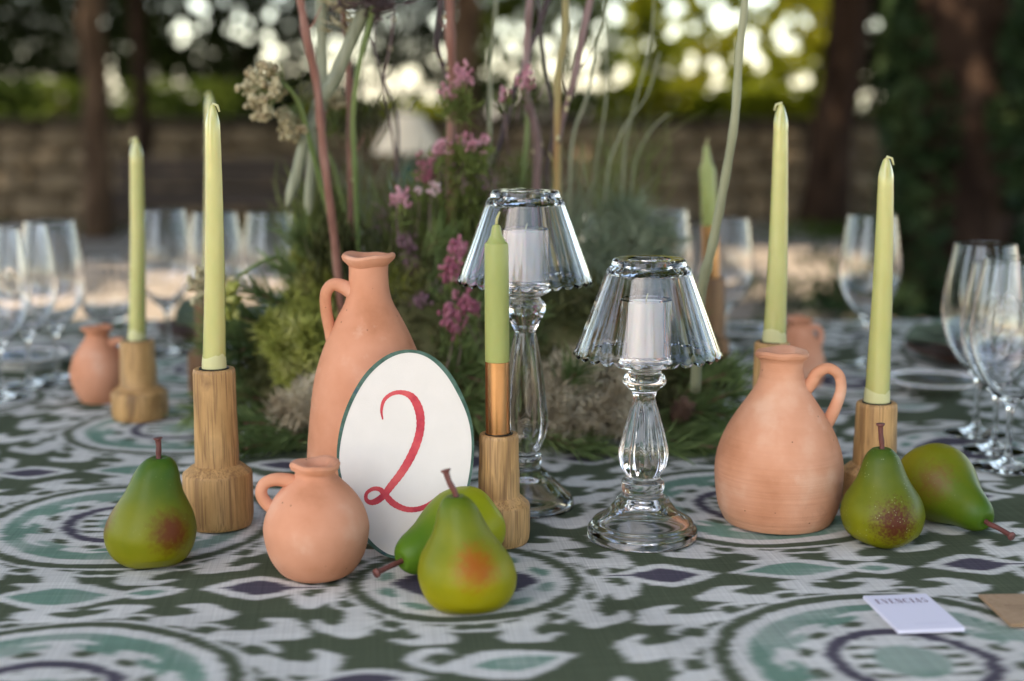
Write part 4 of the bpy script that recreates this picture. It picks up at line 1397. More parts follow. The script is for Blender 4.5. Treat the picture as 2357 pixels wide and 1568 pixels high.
# ------------------------------------------------------------------ egg-shaped number card
def make_card():
    y0, lean = 1.168, R(17)
    base = on_z(907, 1293)
    base = Vector((base.x, y0, TZ))
    t = thing("number_card", base, "white egg-shaped card edged in green with a red 2, leaning on the tall jug", "card")
    t.rotation_euler = (-lean, 0, 0)
    up = Vector((0, math.sin(lean), math.cos(lean))); nrm = Vector((0, -math.cos(lean), math.sin(lean)))

    def loc(u, v):
        d = ray(u, v)
        k = (base - EYE).dot(nrm) / d.dot(nrm)
        p = EYE + d * k - base
        return p.x, p.dot(up)
    outer = [(940, 812), (988, 823), (1030, 858), (1062, 910), (1083, 965), (1091, 1020), (1088, 1085), (1074, 1150), (1046, 1215), (1005, 1262), (955, 1288), (907, 1293), (870, 1278), (838, 1245), (806, 1190), (784, 1125), (775, 1058), (784, 985), (808, 920), (845, 862), (892, 824)]
    inner = [(940, 822), (982, 833), (1020, 868), (1051, 918), (1074, 970), (1083, 1022), (1080, 1083), (1067, 1146), (1040, 1208), (1001, 1253), (953, 1278), (908, 1284), (876, 1268), (846, 1238), (815, 1186), (793, 1124), (783, 1060), (795, 990), (818, 928), (852, 874), (896, 836)]

    inner = [(a * 0.72 + c * 0.28, b * 0.72 + d * 0.28) for (a, b), (c, d) in zip(inner, outer)]

    def closed(pts, sub=6):
        L_ = [Vector((*loc(*p), 0)) for p in pts]
        n = len(L_)
        out = []
        for i in range(n):
            p0, p1, p2, p3 = L_[i - 1], L_[i], L_[(i + 1) % n], L_[(i + 2) % n]
            for k in range(sub):
                q = k / sub
                out.append(0.5 * ((2 * p1) + (p2 - p0) * q + (2 * p0 - 5 * p1 + 4 * p2 - p3) * q * q + (3 * p1 - p0 - 3 * p2 + p3) * q ** 3))
        return out
    O, I = closed(outer), closed(inner)
    lo = min(p.y for p in O)
    for p in O + I: p.y -= lo
    n = len(O)
    th = 0.0014
    bow = lambda p: 0.0
    V = [(p.x, 0, p.y) for p in O] + [(p.x, th, p.y) for p in O]
    Fc = [tuple(range(n))[::-1], tuple(range(n, 2 * n))] + [(i, (i + 1) % n, n + (i + 1) % n, n + i) for i in range(n)]
    obj("paper", mesh_np(V, Fc, False), M['card'], t)
    e = -0.00025
    V = [(p.x, e, p.y) for p in O] + [(p.x, e, p.y) for p in I] + [(p.x * 1.0, 0.0002, p.y) for p in O] + [(p.x, 0.0002, p.y) for p in I]
    Fc = []
    for i in range(n):
        j = (i + 1) % n
        Fc += [(i, j, n + j, n + i), (n + i, n + j, 3 * n + j, 3 * n + i), (j, i, 2 * n + i, 2 * n + j)]
    obj("painted_border", mesh_np(V, Fc, False), M['card_edge'], t)
    # the brushed numeral
    strokes = [
        [(881, 973, 3), (878, 952, 6), (884, 929, 8), (902, 914, 9), (926, 911, 11), (949, 922, 17), (964, 950, 20), (968, 985, 19), (961, 1022, 19), (944, 1062, 19), (922, 1098, 18), (900, 1126, 17), (884, 1147, 15), (868, 1160, 15), (853, 1164, 12), (843, 1157, 9), (844, 1143, 8), (858, 1133, 9), (874, 1134, 11), (886, 1146, 14), (905, 1166, 15), (932, 1179, 13), (958, 1180, 12), (982, 1172, 11), (1004, 1155, 7), (1014, 1143, 3)],
    ]
    mb = MB()
    for st in strokes:
        P = catmull([Vector((a, b, w)) for a, b, w in st], 8)
        row = []
        for i, p in enumerate(P):
            d = P[min(i + 1, len(P) - 1)] - P[max(i - 1, 0)]
            d = Vector((d.x, d.y)).normalized()
            nx, ny = -d.y, d.x
            wv = p.z / 2 * (1 + 0.05 * math.sin(i * 2.3))
            a = loc(p.x + nx * wv, p.y + ny * wv); b = loc(p.x - nx * wv, p.y - ny * wv)
            row.append((a, b))
        V, Fq = [], []
        for i, (a, b) in enumerate(row):
            ee = -0.00022 - 0.0000006 * i
            V += [(a[0], ee, a[1] - lo), (b[0], ee, b[1] - lo)]
            if i: Fq.append((2 * i - 2, 2 * i - 1, 2 * i + 1, 2 * i))
        mb.add(V, Fq)
    o = mb.build("numeral", M['red_ink'], t, False)


make_card()

# ------------------------------------------------------------------ glass table lamps with candles inside
def glass_lamp(c, stem, shade, cup, cand, flutes, label, clabel, seed, off=(0, 0), hollow=1160):
    t = thing("glass_lamp", c, label, "glass lamp", "clear glass candle lamps")
    pr = prof(c, stem)
    pr[0] = (pr[0][0], 0.0)
    r0 = pr[0][0]
    zc = [zv(c, v) for v in cup[1:3]]
    s = m_per_px(at_y(1178.5, cup[1], c.y))
    rc = cup[0] * s
    zq = zv(c, hollow)
    pr = [(0, zq), (r0 * 0.22, zq - 0.001), (r0 * 0.40, zq * 0.78), (r0 * 0.58, zq * 0.52), (r0 * 0.78, zq * 0.30), (r0 * 0.90, zq * 0.17), (r0 * 0.925, 0.001), (r0 * 0.95, 0.0)] + smooth_profile(pr, 4)
    zt = pr[-1][1]
    pr += [(rc * 1.0, zc[0] + 0.001), (rc, zc[1]), (rc - 0.0015, zc[1] + 0.001), (rc - 0.003, zc[1]), (rc - 0.0035, zc[0] + 0.006), (rc - 0.006, zc[0] + 0.003), (0, zc[0] + 0.003)]
    z0, z1, nf, amp = flutes
    za, zb = zv(c, z0), zv(c, z1)

    def warp(r, z, th):
        if za < z < zb:
            q = math.sin(math.pi * (z - za) / (zb - za)) ** 0.5
            return r * (1 + amp * q * (abs(math.cos(th * nf / 2)) - 0.6)), z
        return r, z
    stem_o = obj("stem", lathe(pr, 96, warp), M['glass'], t)
    # fluted cone shade with an open collar
    rb, vb, rt, vt, rh = shade
    sb, st_ = m_per_px(at_y(1178.5, vb, c.y)), m_per_px(at_y(1178.5, vt, c.y))
    Rb, Rt, Rh = rb * sb, rt * st_, rh * st_
    Zb, Zt = zv(c, vb), zv(c, vt)
    L_ = lambda q, a, b: a + (b - a) * q
    pr = [(Rb - 0.0018, Zb - 0.0008), (Rb, Zb + 0.0015)]
    for q in (0.04, 0.12, 0.25, 0.4, 0.55, 0.7, 0.82, 0.9): pr.append((L_(q, Rb, Rt + 0.002), L_(q, Zb, Zt)))
    pr += [(Rt + 0.0022, Zt - 0.006), (Rt + 0.001, Zt - 0.0015), (Rt - 0.001, Zt), (Rh + 0.001, Zt), (Rh, Zt - 0.001), (Rh, Zt - 0.007), (Rh + 0.0015, Zt - 0.0085), (Rt - 0.003, Zt - 0.0095)]
    for q in (0.84, 0.7, 0.55, 0.4, 0.25, 0.12, 0.03): pr.append((L_(q, Rb, Rt + 0.002) - 0.0024, L_(q, Zb, Zt)))
    pr.append((Rb - 0.0023, Zb + 0.0002))
    pr.append(pr[0])
    nfl = 28

    def fl(r, z, th):
        q = min(1, max(0, 1 - (z - Zb) / (Zt - Zb)))
        a = 0.003 + 0.0085 * q
        f = abs(math.cos(th * nfl / 2)) - 0.62
        k = 1 + a * f * (0 if z > Zt - 0.003 else 1)
        dz = -0.0026 * f * max(0, 1 - (z - Zb) / 0.006) if z < Zb + 0.006 else 0
        return r * k, z + dz
    so = obj("shade", lathe(pr, 28 * 8, fl), M['glass'], t)
    so.location = (off[0], off[1], 0)
    # the candle standing in the cup
    ct = thing("pillar_candle", (c.x, c.y, c.z + zc[0] + 0.0036), clabel, "candle", "white candles inside the glass lamps")
    rcand = cand[0] * s
    hh = zv(c, cand[1]) - zc[0] - 0.0036
    obj("wax_body", lathe([(0, 0), (rcand * 0.96, 0), (rcand, 0.001), (rcand, hh - 0.002), (rcand * 0.97, hh), (rcand * 0.9, hh - 0.0008), (rcand * 0.4, hh - 0.003), (0, hh - 0.003)], 40), M['white_wax'], ct)
    mb = MB(); mb.tube([(0, 0, hh - 0.004), (0.0006, 0, hh + 0.003), (0.002, 0.0005, hh + 0.007)], [0.0008, 0.0007, 0.0005], 6)
    mb.build("wick", M['wax_end'], ct)
    return t


def make_lamps():
    c = stand(1478, 1272, 125)
    glass_lamp(c, [(125, 1240), (126.5, 1226), (125, 1212), (118, 1204), (114, 1196), (98, 1186), (82, 1175), (70, 1161), (62, 1150), (58, 1144), (49, 1138), (47, 1130), (50, 1118), (48, 1105), (39, 1096), (42, 1088), (51, 1072), (55, 1050), (54, 1030), (47, 1000), (36, 958), (28, 930), (26, 915), (29, 901), (37, 893), (48, 883), (50.5, 875), (47, 866), (41, 860), (39, 852), (50, 846), (62, 843), (64, 836)],
               (171, 816, 82, 595, 47), (60, 834, 690), (41, 694), (1092, 915, 12, 0.13),
               "shorter clear glass lamp with fluted cone shade, nearest the big bottle jug", "white candle inside the shorter glass lamp", 1, (0.0025, 0))
    c = stand(1208, 1193, 112)
    glass_lamp(c, [(112, 1168), (113, 1152), (108, 1142), (95, 1130), (75, 1110), (58, 1094), (48, 1082), (38, 1075), (36, 1068), (40, 1058), (38, 1046), (32, 1038), (36, 1026), (46, 1000), (50, 965), (44, 900), (34, 820), (26, 772), (24, 762), (30, 750), (33, 742), (44, 722), (48, 708), (46, 698), (38, 690), (36, 682), (48, 676), (58, 671), (60, 664)],
               (157, 648, 76, 438, 44), (56, 660, 528), (40, 532), (1036, 765, 8, 0.16),
               "taller clear glass lamp with fluted cone shade, behind the gold-dipped candle", "white candle inside the taller glass lamp", 2, hollow=1102)


make_lamps()

# ------------------------------------------------------------------ wine glasses
def wine_glass_proto():
    w = 0.0009
    out = [(0.036, 0.0006), (0.0362, 0.0014), (0.030, 0.0028), (0.012, 0.006), (0.0052, 0.011), (0.0038, 0.02), (0.0034, 0.04), (0.0036, 0.058), (0.0048, 0.066), (0.0085, 0.0715), (0.021, 0.083), (0.034, 0.102), (0.0425, 0.124), (0.0455, 0.142), (0.0445, 0.163), (0.0405, 0.192), (0.0350, 0.224)]
    o = smooth_profile(out, 4)
    inn = [(0.0342, 0.2245), (0.0396, 0.192), (0.0436, 0.163), (0.0446, 0.142), (0.0416, 0.124), (0.033, 0.1025), (0.0195, 0.084), (0.007, 0.0752)]
    bowl_i = next(i for i, p in enumerate(o) if p[1] > 0.0715)
    foot = [(0, 0.0008)] + o[:bowl_i + 1]
    t = thing("wine_glass", (0, 0, 0), "glass", "wine glass", "wine glasses set along the table")
    me = lathe([(0, 0.0008)] + o + [(0.0348, 0.2249)] + smooth_profile(inn, 4) + [(0, 0.0738)], 48)
    bm = bmesh.new(); bm.from_mesh(me)
    # bowl and foot are two pieces of glass
    bm2 = bm.copy()
    bmesh.ops.delete(bm, geom=[f for f in bm.faces if f.calc_center_median().z < 0.0715], context='FACES')
    bmesh.ops.delete(bm2, geom=[f for f in bm2.faces if f.calc_center_median().z >= 0.0715], context='FACES')
    m1, m2 = bpy.data.meshes.new("bowl"), bpy.data.meshes.new("stem")
    bm.to_mesh(m1); bm2.to_mesh(m2)
    bm.free(); bm2.free()
    for m_ in (m1, m2): m_.polygons.foreach_set("use_smooth", [True] * len(m_.polygons))
    obj("bowl", m1, M['thin_glass'], t)
    obj("stem", m2, M['thin_glass'], t)
    return t


def make_glasses():
    proto = wine_glass_proto()
    spots = [
        (4, 917, 1.0, "wine glass cut by the left picture edge, front one of its three"),
        (69, 888, 0.99, "middle wine glass of the three at the left table side"),
        (133, 873, 1.0, "rear wine glass of the three at the left table side, nearest the round jug"),
        (388, 812, 1.0, "wine glass seen between the two left tapered candles"),
        (505, 816, 0.985, "wine glass standing straight behind the tall left candle"),
        (628, 812, 0.98, "wine glass behind the drooping flower stalk, left of the tall jug"),
        (1392, 818, 0.98, "wine glass hidden behind the flowers between the two glass lamps"),
        (1524, 812, 1.0, "wine glass above the shorter glass lamp, beside the far gold candle"),
        (1668, 806, 0.93, "wine glass behind the long silvery stalk"),
        (1992, 842, 1.0, "single wine glass behind the rightmost tapered candle"),
        (2245, 998, 1.0, "rearmost wine glass of the three at the right table side"),
        (2287, 1036, 0.94, "small wine glass in the middle of the right three"),
        (2318, 1076, 1.0, "front wine glass of the right three, cut by the picture edge"),
    ]
    for i, (u, v, k, lab) in enumerate(spots):
        o = proto if i == 0 else copy_tree(proto)
        o.location = on_z(u, v)
        o.scale = (k, k, k)
        o.rotation_euler = (0, 0, i * 0.7)
        o['label'] = lab
    # cut-glass water goblet
    c = on_z(252, 800)
    out = [(0.034, 0.0006), (0.0345, 0.002), (0.014, 0.006), (0.006, 0.012), (0.0055, 0.034), (0.012, 0.040), (0.030, 0.050), (0.039, 0.068), (0.0405, 0.10), (0.0395, 0.148)]
    inn = [(0.0365, 0.149), (0.0375, 0.10), (0.036, 0.07), (0.027, 0.0545), (0.010, 0.047)]

    def cut(r, z, th):
        if 0.055 < z < 0.128 and r > 0.033:
            return r * (1 + 0.02 * (abs(math.sin(th * 10 + z * 240)) + abs(math.sin(th * 10 - z * 240)) - 1)), z
        return r, z
    t = thing("water_goblet", c, "short water goblet with a diamond cut bowl behind the round left jug", "goblet")
    so = smooth_profile(out, 8)
    obj("bowl", lathe([(0, 0.001)] + so + [(0.038, 0.1495)] + smooth_profile(inn, 4) + [(0, 0.0455)], 80, cut), M['thin_glass'], t)


make_glasses()

# ------------------------------------------------------------------ plates and napkins
def silver_dish(u, v, r, label):
    c = on_z(u, v)
    t = thing("silver_dish", c, label, "dish", "small silver dishes")
    pr = smooth_profile([(r * 0.55, 0.001), (r * 0.62, 0.0), (r * 0.66, 0.004), (r * 0.85, 0.010), (r * 0.98, 0.0145)], 4)
    pr = [(0, 0.0018)] + pr + [(r, 0.0155), (r * 0.985, 0.0165), (r * 0.84, 0.0118), (r * 0.64, 0.0058), (0, 0.0035)]
    obj("dish_body", lathe(pr, 72), M['silver'], t)
    mb = MB()
    n = 60
    for k in range(n):
        th = 2 * math.pi * k / n
        mb.blob((r * 0.985 * math.cos(th), r * 0.985 * math.sin(th), 0.0165), r * 0.045, rings=4, n=6)
    mb.build("beaded_rim", M['silver'], t)


def plate_and_napkin(u, v, r, rz, label, nlabel, dn):
    c = on_z(u, v)
    t = thing("dinner_plate", c, label, "plate", "brown wooden dinner plates")
    pr = [(0, 0.0)] + smooth_profile([(r * 0.6, 0.0), (r * 0.66, 0.002), (r * 0.86, 0.012), (r * 0.99, 0.019)], 4) + [(r, 0.0205), (r * 0.985, 0.0215), (r * 0.84, 0.0152), (r * 0.64, 0.0065), (0, 0.006)]
    obj("plate_body", lathe(pr, 64), M['brown_plate'], t)
    n = thing("napkin", c + Vector((dn[0], dn[1], 0.024)), nlabel, "napkin", "green linen napkins", rz)
    rr = random.Random(int(u))
    for k, (w, d, zz) in enumerate(((0.20, 0.105, 0.0), (0.198, 0.102, 0.010), (0.19, 0.09, 0.019))):
        nx, ny = 24, 12
        V, Fq = [], []
        for j in range(ny + 1):
            for i in range(nx + 1):
                x, y = (i / nx - 0.5) * w, (j / ny - 0.5) * d
                e = min(1, (0.5 - abs(j / ny - 0.5)) * 8)
                z = zz + 0.0075 * (e ** 0.5) + 0.0035 * math.sin(i * 0.5 + k) * math.sin(j * 0.45) + 0.010 * (abs(i / nx - 0.5) * 2) ** 3
                V.append((x, y, z))
        b = (nx + 1) * (ny + 1)
        V += [(x, y, z - 0.008) for x, y, z in V]
        for j in range(ny):
            for i in range(nx):
                a0 = j * (nx + 1) + i
                Fq.append((a0, a0 + 1, a0 + nx + 2, a0 + nx + 1))
                Fq.append((b + a0, b + a0 + nx + 1, b + a0 + nx + 2, b + a0 + 1))
        for i in range(nx):
            Fq.append((i + 1, i, b + i, b + i + 1))
            q = ny * (nx + 1) + i
            Fq.append((q, q + 1, b + q + 1, b + q))
        for j in range(ny):
            q = j * (nx + 1)
            Fq.append((q, q + nx + 1, b + q + nx + 1, b + q))
            q += nx
            Fq.append((q + nx + 1, q, b + q, b + q + nx + 1))
        obj("fold", mesh_np(V, Fq), M['napkin'], n)


def make_plates():
    silver_dish(2150, 900, 0.062, "small silver dish with beaded rim left of the right three wine glasses")
    silver_dish(1722, 780, 0.058, "small silver dish far back beside the tallest right candle")
    silver_dish(62, 842, 0.058, "small silver dish beneath the left three wine glasses")
    plate_and_napkin(2290, 830, 0.135, 0.5, "brown plate at the right end, behind the wine glasses", "pale green folded napkin on the right brown plate", (-0.02, 0.02))
    plate_and_napkin(512, 772, 0.11, -0.15, "brown plate across the table behind the tall left candle", "green folded napkin on the brown plate across the table", (0.035, 0.0))


make_plates()

# ------------------------------------------------------------------ visiting cards
def ribbon(mb, pts, z, w=None):
    row = []
    P = [Vector((a, b, c)) for a, b, c in pts]
    for i, p in enumerate(P):
        d = P[min(i + 1, len(P) - 1)] - P[max(i - 1, 0)]
        d = Vector((d.x, d.y)).normalized()
        row += [(p.x - d.y * p.z / 2, p.y + d.x * p.z / 2, z), (p.x + d.y * p.z / 2, p.y - d.x * p.z / 2, z)]
    mb.add(row, [(2 * i, 2 * i + 1, 2 * i + 3, 2 * i + 2) for i in range(len(P) - 1)])


def arc(cx, cy_, rx, ry, a0, a1, wt, n=14):
    out = []
    for i in range(n + 1):
        a = R(a0 + (a1 - a0) * i / n)
        out.append((cx + rx * math.cos(a), cy_ + ry * math.sin(a), wt(a)))
    return out


LET = {
    'E': (0.72, [[(0.17, 0, .2), (0.17, 1, .2)], [(0, .035, .07), (.64, .035, .07)], [(.2, .5, .06), (.48, .5, .06)], [(0, .965, .07), (.64, .965, .07)], [(.62, 0, .05), (.62, .24, .05)], [(.62, .76, .05), (.62, 1, .05)]]),
    'V': (0.80, [[(.14, 1, .2), (.42, 0, .16)], [(.68, 1, .06), (.44, 0, .06)], [(0, .97, .06), (.32, .97, .06)], [(.56, .97, .06), (.8, .97, .06)]]),
    'N': (0.88, [[(.14, 0, .06), (.14, 1, .06)], [(.16, 1, .2), (.70, 0, .2)], [(.72, 0, .06), (.72, 1, .06)], [(0, .03, .06), (.28, .03, .06)], [(.58, .97, .06), (.86, .97, .06)], [(0, .97, .06), (.2, .97, .06)]]),
    'C': (0.82, [arc(.42, .5, .34, .47, 48, 312, lambda a: .06 + .16 * max(0, -math.cos(a))), [(.68, .70, .05), (.68, 1, .05)], [(.68, 0, .05), (.68, .28, .05)]]),
    'I': (0.46, [[(.22, 0, .2), (.22, 1, .2)], [(.02, .03, .06), (.42, .03, .06)], [(.02, .97, .06), (.42, .97, .06)]]),
    'A': (0.84, [[(.14, 0, .06), (.40, 1, .06)], [(.40, 1, .14), (.66, 0, .2)], [(.22, .34, .06), (.56, .34, .06)], [(0, .03, .06), (.28, .03, .06)], [(.52, .03, .06), (.82, .03, .06)]]),
    'S': (0.66, [arc(.30, .74, .22, .22, 40, 270, lambda a: .07 + .05 * max(0, -math.cos(a))) + arc(.30, .27, .24, .23, 88, -150, lambda a: .08 + .10 * max(0, math.cos(a))), [(.50, .74, .05), (.50, 1, .05)], [(.06, 0, .05), (.06, .26, .05)]]),
}


def write(mb, word, x0, y0, width, hgt, z):
    tot = sum(LET[c][0] for c in word) + 0.16 * (len(word) - 1)
    sx = width / tot
    x = 0
    for c in word:
        wd, st = LET[c]
        for s_ in st:
            ribbon(mb, [(x0 + (x + a) * sx, y0 + b * hgt, w * sx) for a, b, w in s_], z)
        x += wd + 0.16


def card_stack(corners, m, n, thick, label, group, name, jitter=0.0003, lift=0.0):
    """corners: far-left, far-right, near-right, near-left as points on the table"""
    c = sum(corners, Vector()) / 4
    t = thing(name, Vector((c.x, c.y, TZ)), label, "cards", group)
    ux = (corners[1] + corners[2] - corners[0] - corners[3]) / 2
    uy = (corners[0] + corners[1] - corners[2] - corners[3]) / 2
    W, D = ux.length, uy.length
    ang = math.atan2(ux.y, ux.x)
    t.rotation_euler = (0, 0, ang)
    rr = random.Random(n)
    sk = (uy.x * math.cos(ang) + uy.y * math.sin(ang))
    for k in range(n):
        z0 = k * thick
        j = (rr.uniform(-1, 1) * jitter, rr.uniform(-1, 1) * jitter) if k < n - 1 else (0, 0)
        q = [(-W / 2, -D / 2), (W / 2, -D / 2), (W / 2, D / 2), (-W / 2, D / 2)]
        V = [(x + j[0], y + j[1], z) for z in (z0, z0 + thick * 0.94) for x, y in q]
        obj("card", mesh_np(V, [(3, 2, 1, 0), (4, 5, 6, 7), (0, 1, 5, 4), (1, 2, 6, 5), (2, 3, 7, 6), (3, 0, 4, 7)], False), m, t)
    return t, W, D, n * thick


def make_visiting_cards():
    P = lambda u, v, z: on_z(u, v, TZ + z)
    h = 0.0030
    t, W, D, z = card_stack([P(1997, 1370, h), P(2141, 1367, h), P(2211, 1444, h), P(2057, 1452, h)], M['visiting'], 6, 0.0005, "small stack of white visiting cards printed EVENCIAS on the bare cloth", "visiting cards near the table edge", "visiting_cards")
    mb = MB(); write(mb, "EVENCIAS", -W * 0.40, D * 0.24, W * 0.80, D * 0.13, z + 0.00012)
    mb.build("lettering", M['plum_ink'], t, False)
    mb = MB()
    rr = random.Random(1)
    x = -W * 0.16
    while x < W * 0.34:
        w = rr.uniform(0.0006, 0.0012)
        ribbon(mb, [(x, -D * 0.35, 0.0006), (x + w, -D * 0.35 + 0.0002, 0.0010)], z + 0.00012)
        x += w + 0.0007
    mb.build("fine_print", M['grey_ink'], t, False)
    a, b, d = P(2262, 1368, h), P(2318, 1436, h), P(2420, 1366, h)
    t, W, D, z = card_stack([a, d, d + (b - a), b], M['kraft'], 5, 0.0006, "stack of brown kraft cards cut by the right picture edge", "visiting cards near the table edge", "visiting_cards", 0.0012)
    mb = MB()
    x = -W * 0.30
    rr = random.Random(5)
    for k in range(16):
        w = rr.uniform(0.0010, 0.0020)
        hh = rr.choice((0.003, 0.003, 0.0044))
        ribbon(mb, [(x, D * 0.06, 0.0007), (x, D * 0.06 + hh, 0.0007)], z + 0.00012)
        if rr.random() < 0.7: ribbon(mb, [(x, D * 0.06 + 0.003, 0.0005), (x + w, D * 0.06 + 0.003, 0.0005)], z + 0.00014)
        x += w + 0.0008
    ribbon(mb, [(-W * 0.34, D * 0.0, 0.0006), (W * 0.2, D * 0.0, 0.0006)], z + 0.00012)
    mb.build("lettering", M['brown_ink'], t, False)


make_visiting_cards()

# ------------------------------------------------------------------ wild flower arrangement
M['pine'] = leaf_mat("pine_needles", [(0.06, 0.10, 0.038), (0.145, 0.21, 0.075), (0.26, 0.33, 0.13)], 0.12, scale=14)
M['moss'] = leaf_mat("moss_green", [(0.17, 0.19, 0.04), (0.33, 0.35, 0.08), (0.48, 0.46, 0.18)], 0.08, scale=30)
M['dark_moss'] = leaf_mat("dark_moss", [(0.03, 0.035, 0.014), (0.075, 0.08, 0.03), (0.14, 0.125, 0.06)], 0.15, scale=18)
M['lichen'] = leaf_mat("reindeer_lichen", [(0.28, 0.21, 0.13), (0.52, 0.44, 0.31), (0.68, 0.62, 0.47)], 0.08, scale=26)
M['grey_lichen'] = leaf_mat("grey_lichen", [(0.16, 0.165, 0.12), (0.32, 0.33, 0.25), (0.45, 0.46, 0.36)], 0.08, scale=26)
M['blue_leaf'] = leaf_mat("blue_green_feathery_leaf", [(0.15, 0.19, 0.115), (0.27, 0.32, 0.21), (0.38, 0.42, 0.29)], 0.4, scale=18)
M['heather_leaf'] = leaf_mat("heather_green", [(0.07, 0.095, 0.03), (0.15, 0.19, 0.055), (0.26, 0.30, 0.09)], 0.35, scale=20)
M['wisp'] = leaf_mat("wispy_green", [(0.09, 0.115, 0.035), (0.18, 0.21, 0.07), (0.28, 0.30, 0.12)], 0.35, scale=16)
M['pink'] = leaf_mat("heather_pink", [(0.52, 0.18, 0.25), (0.68, 0.34, 0.40), (0.78, 0.50, 0.54)], 0.3, scale=70)
M['magenta'] = leaf_mat("heather_magenta", [(0.36, 0.09, 0.15), (0.52, 0.18, 0.25), (0.64, 0.30, 0.36)], 0.3, scale=70)
M['mauve'] = leaf_mat("heather_mauve", [(0.24, 0.12, 0.16), (0.40, 0.22, 0.29), (0.52, 0.34, 0.40)], 0.3, scale=70)
M['blush'] = leaf_mat("heather_blush", [(0.55, 0.35, 0.36), (0.68, 0.48, 0.48), (0.75, 0.6, 0.58)], 0.3, scale=70)
M['red_twig'] = vary(mat("red_brown_bark", (0.2, 0.09, 0.07), 0.6), [(0.11, 0.045, 0.035), (0.24, 0.10, 0.07), (0.34, 0.18, 0.14)], scale=(60, 60, 14), detail=7, bump=0.3, bscale=150)
M['grey_twig'] = vary(mat("mauve_grey_bark", (0.18, 0.11, 0.10), 0.7), [(0.10, 0.06, 0.055), (0.20, 0.125, 0.115), (0.28, 0.19, 0.18)], scale=(60, 60, 14), detail=7, bump=0.3, bscale=150)
M['olive_twig'] = vary(mat("olive_orange_bark", (0.25, 0.18, 0.07), 0.6), [(0.27, 0.12, 0.05), (0.30, 0.22, 0.08), (0.24, 0.24, 0.10)], scale=(40, 40, 10), detail=6)
M['dark_twig'] = vary(mat("dark_plum_bark", (0.05, 0.03, 0.035), 0.7), [(0.03, 0.018, 0.02), (0.09, 0.055, 0.055)], scale=(60, 60, 14))
M['green_stem'] = vary(mat("fresh_green_stem", (0.14, 0.2, 0.05), 0.5), [(0.10, 0.155, 0.04), (0.19, 0.25, 0.07)], scale=(30, 30, 8))
M['grey_stem'] = vary(mat("silver_green_stem", (0.2, 0.23, 0.16), 0.55), [(0.20, 0.21, 0.12), (0.33, 0.34, 0.21)], scale=(30, 30, 8))
M['blade'] = vary(mat("grey_green_blade", (0.2, 0.24, 0.17), 0.45), [(0.15, 0.165, 0.10), (0.25, 0.265, 0.17), (0.34, 0.35, 0.24)], scale=(120, 120, 5), detail=5)
M['seed'] = vary(mat("beige_seed_heads", (0.4, 0.34, 0.2), 0.9), [(0.24, 0.17, 0.09), (0.42, 0.36, 0.21), (0.52, 0.48, 0.31)], scale=(90, 90, 90))
M['bud'] = mat("pale_bud", (0.45, 0.40, 0.22), 0.7)
M['cone'] = vary(mat("pine_cone_brown", (0.12, 0.06, 0.04), 0.8), [(0.06, 0.03, 0.02), (0.17, 0.09, 0.055)], scale=(80, 80, 80))


def strands_mesh(starts, dirs, length, width, rng, bend=0.3, segs=2):
    """many thin bent blades as triangles strips: two segments each"""
    n = len(starts)
    d = dirs / np.linalg.norm(dirs, axis=1)[:, None]
    s = rng.normal(size=(n, 3)); s -= d * np.sum(s * d, 1)[:, None]; s /= np.linalg.norm(s, axis=1)[:, None]
    k = rng.normal(size=(n, 3)) * bend
    L = (length * rng.uniform(0.6, 1.3, n))[:, None]
    w = (width * rng.uniform(0.7, 1.3, n))[:, None]
    p0 = starts
    p1 = starts + d * L * 0.55
    p2 = starts + d * L + k * L * 0.5
    V = np.stack([p0 - s * w * .5, p0 + s * w * .5, p1 + s * w * .5, p1 - s * w * .5, p2 + s * w * .12, p2 - s * w * .12], 1).reshape(-1, 3)
    b = (np.arange(n) * 6)[:, None]
    Fq = np.concatenate([b + np.array([[0, 1, 2, 3]]), b + np.array([[3, 2, 4, 5]])], 0)
    return mesh_fast(V, Fq, 4)


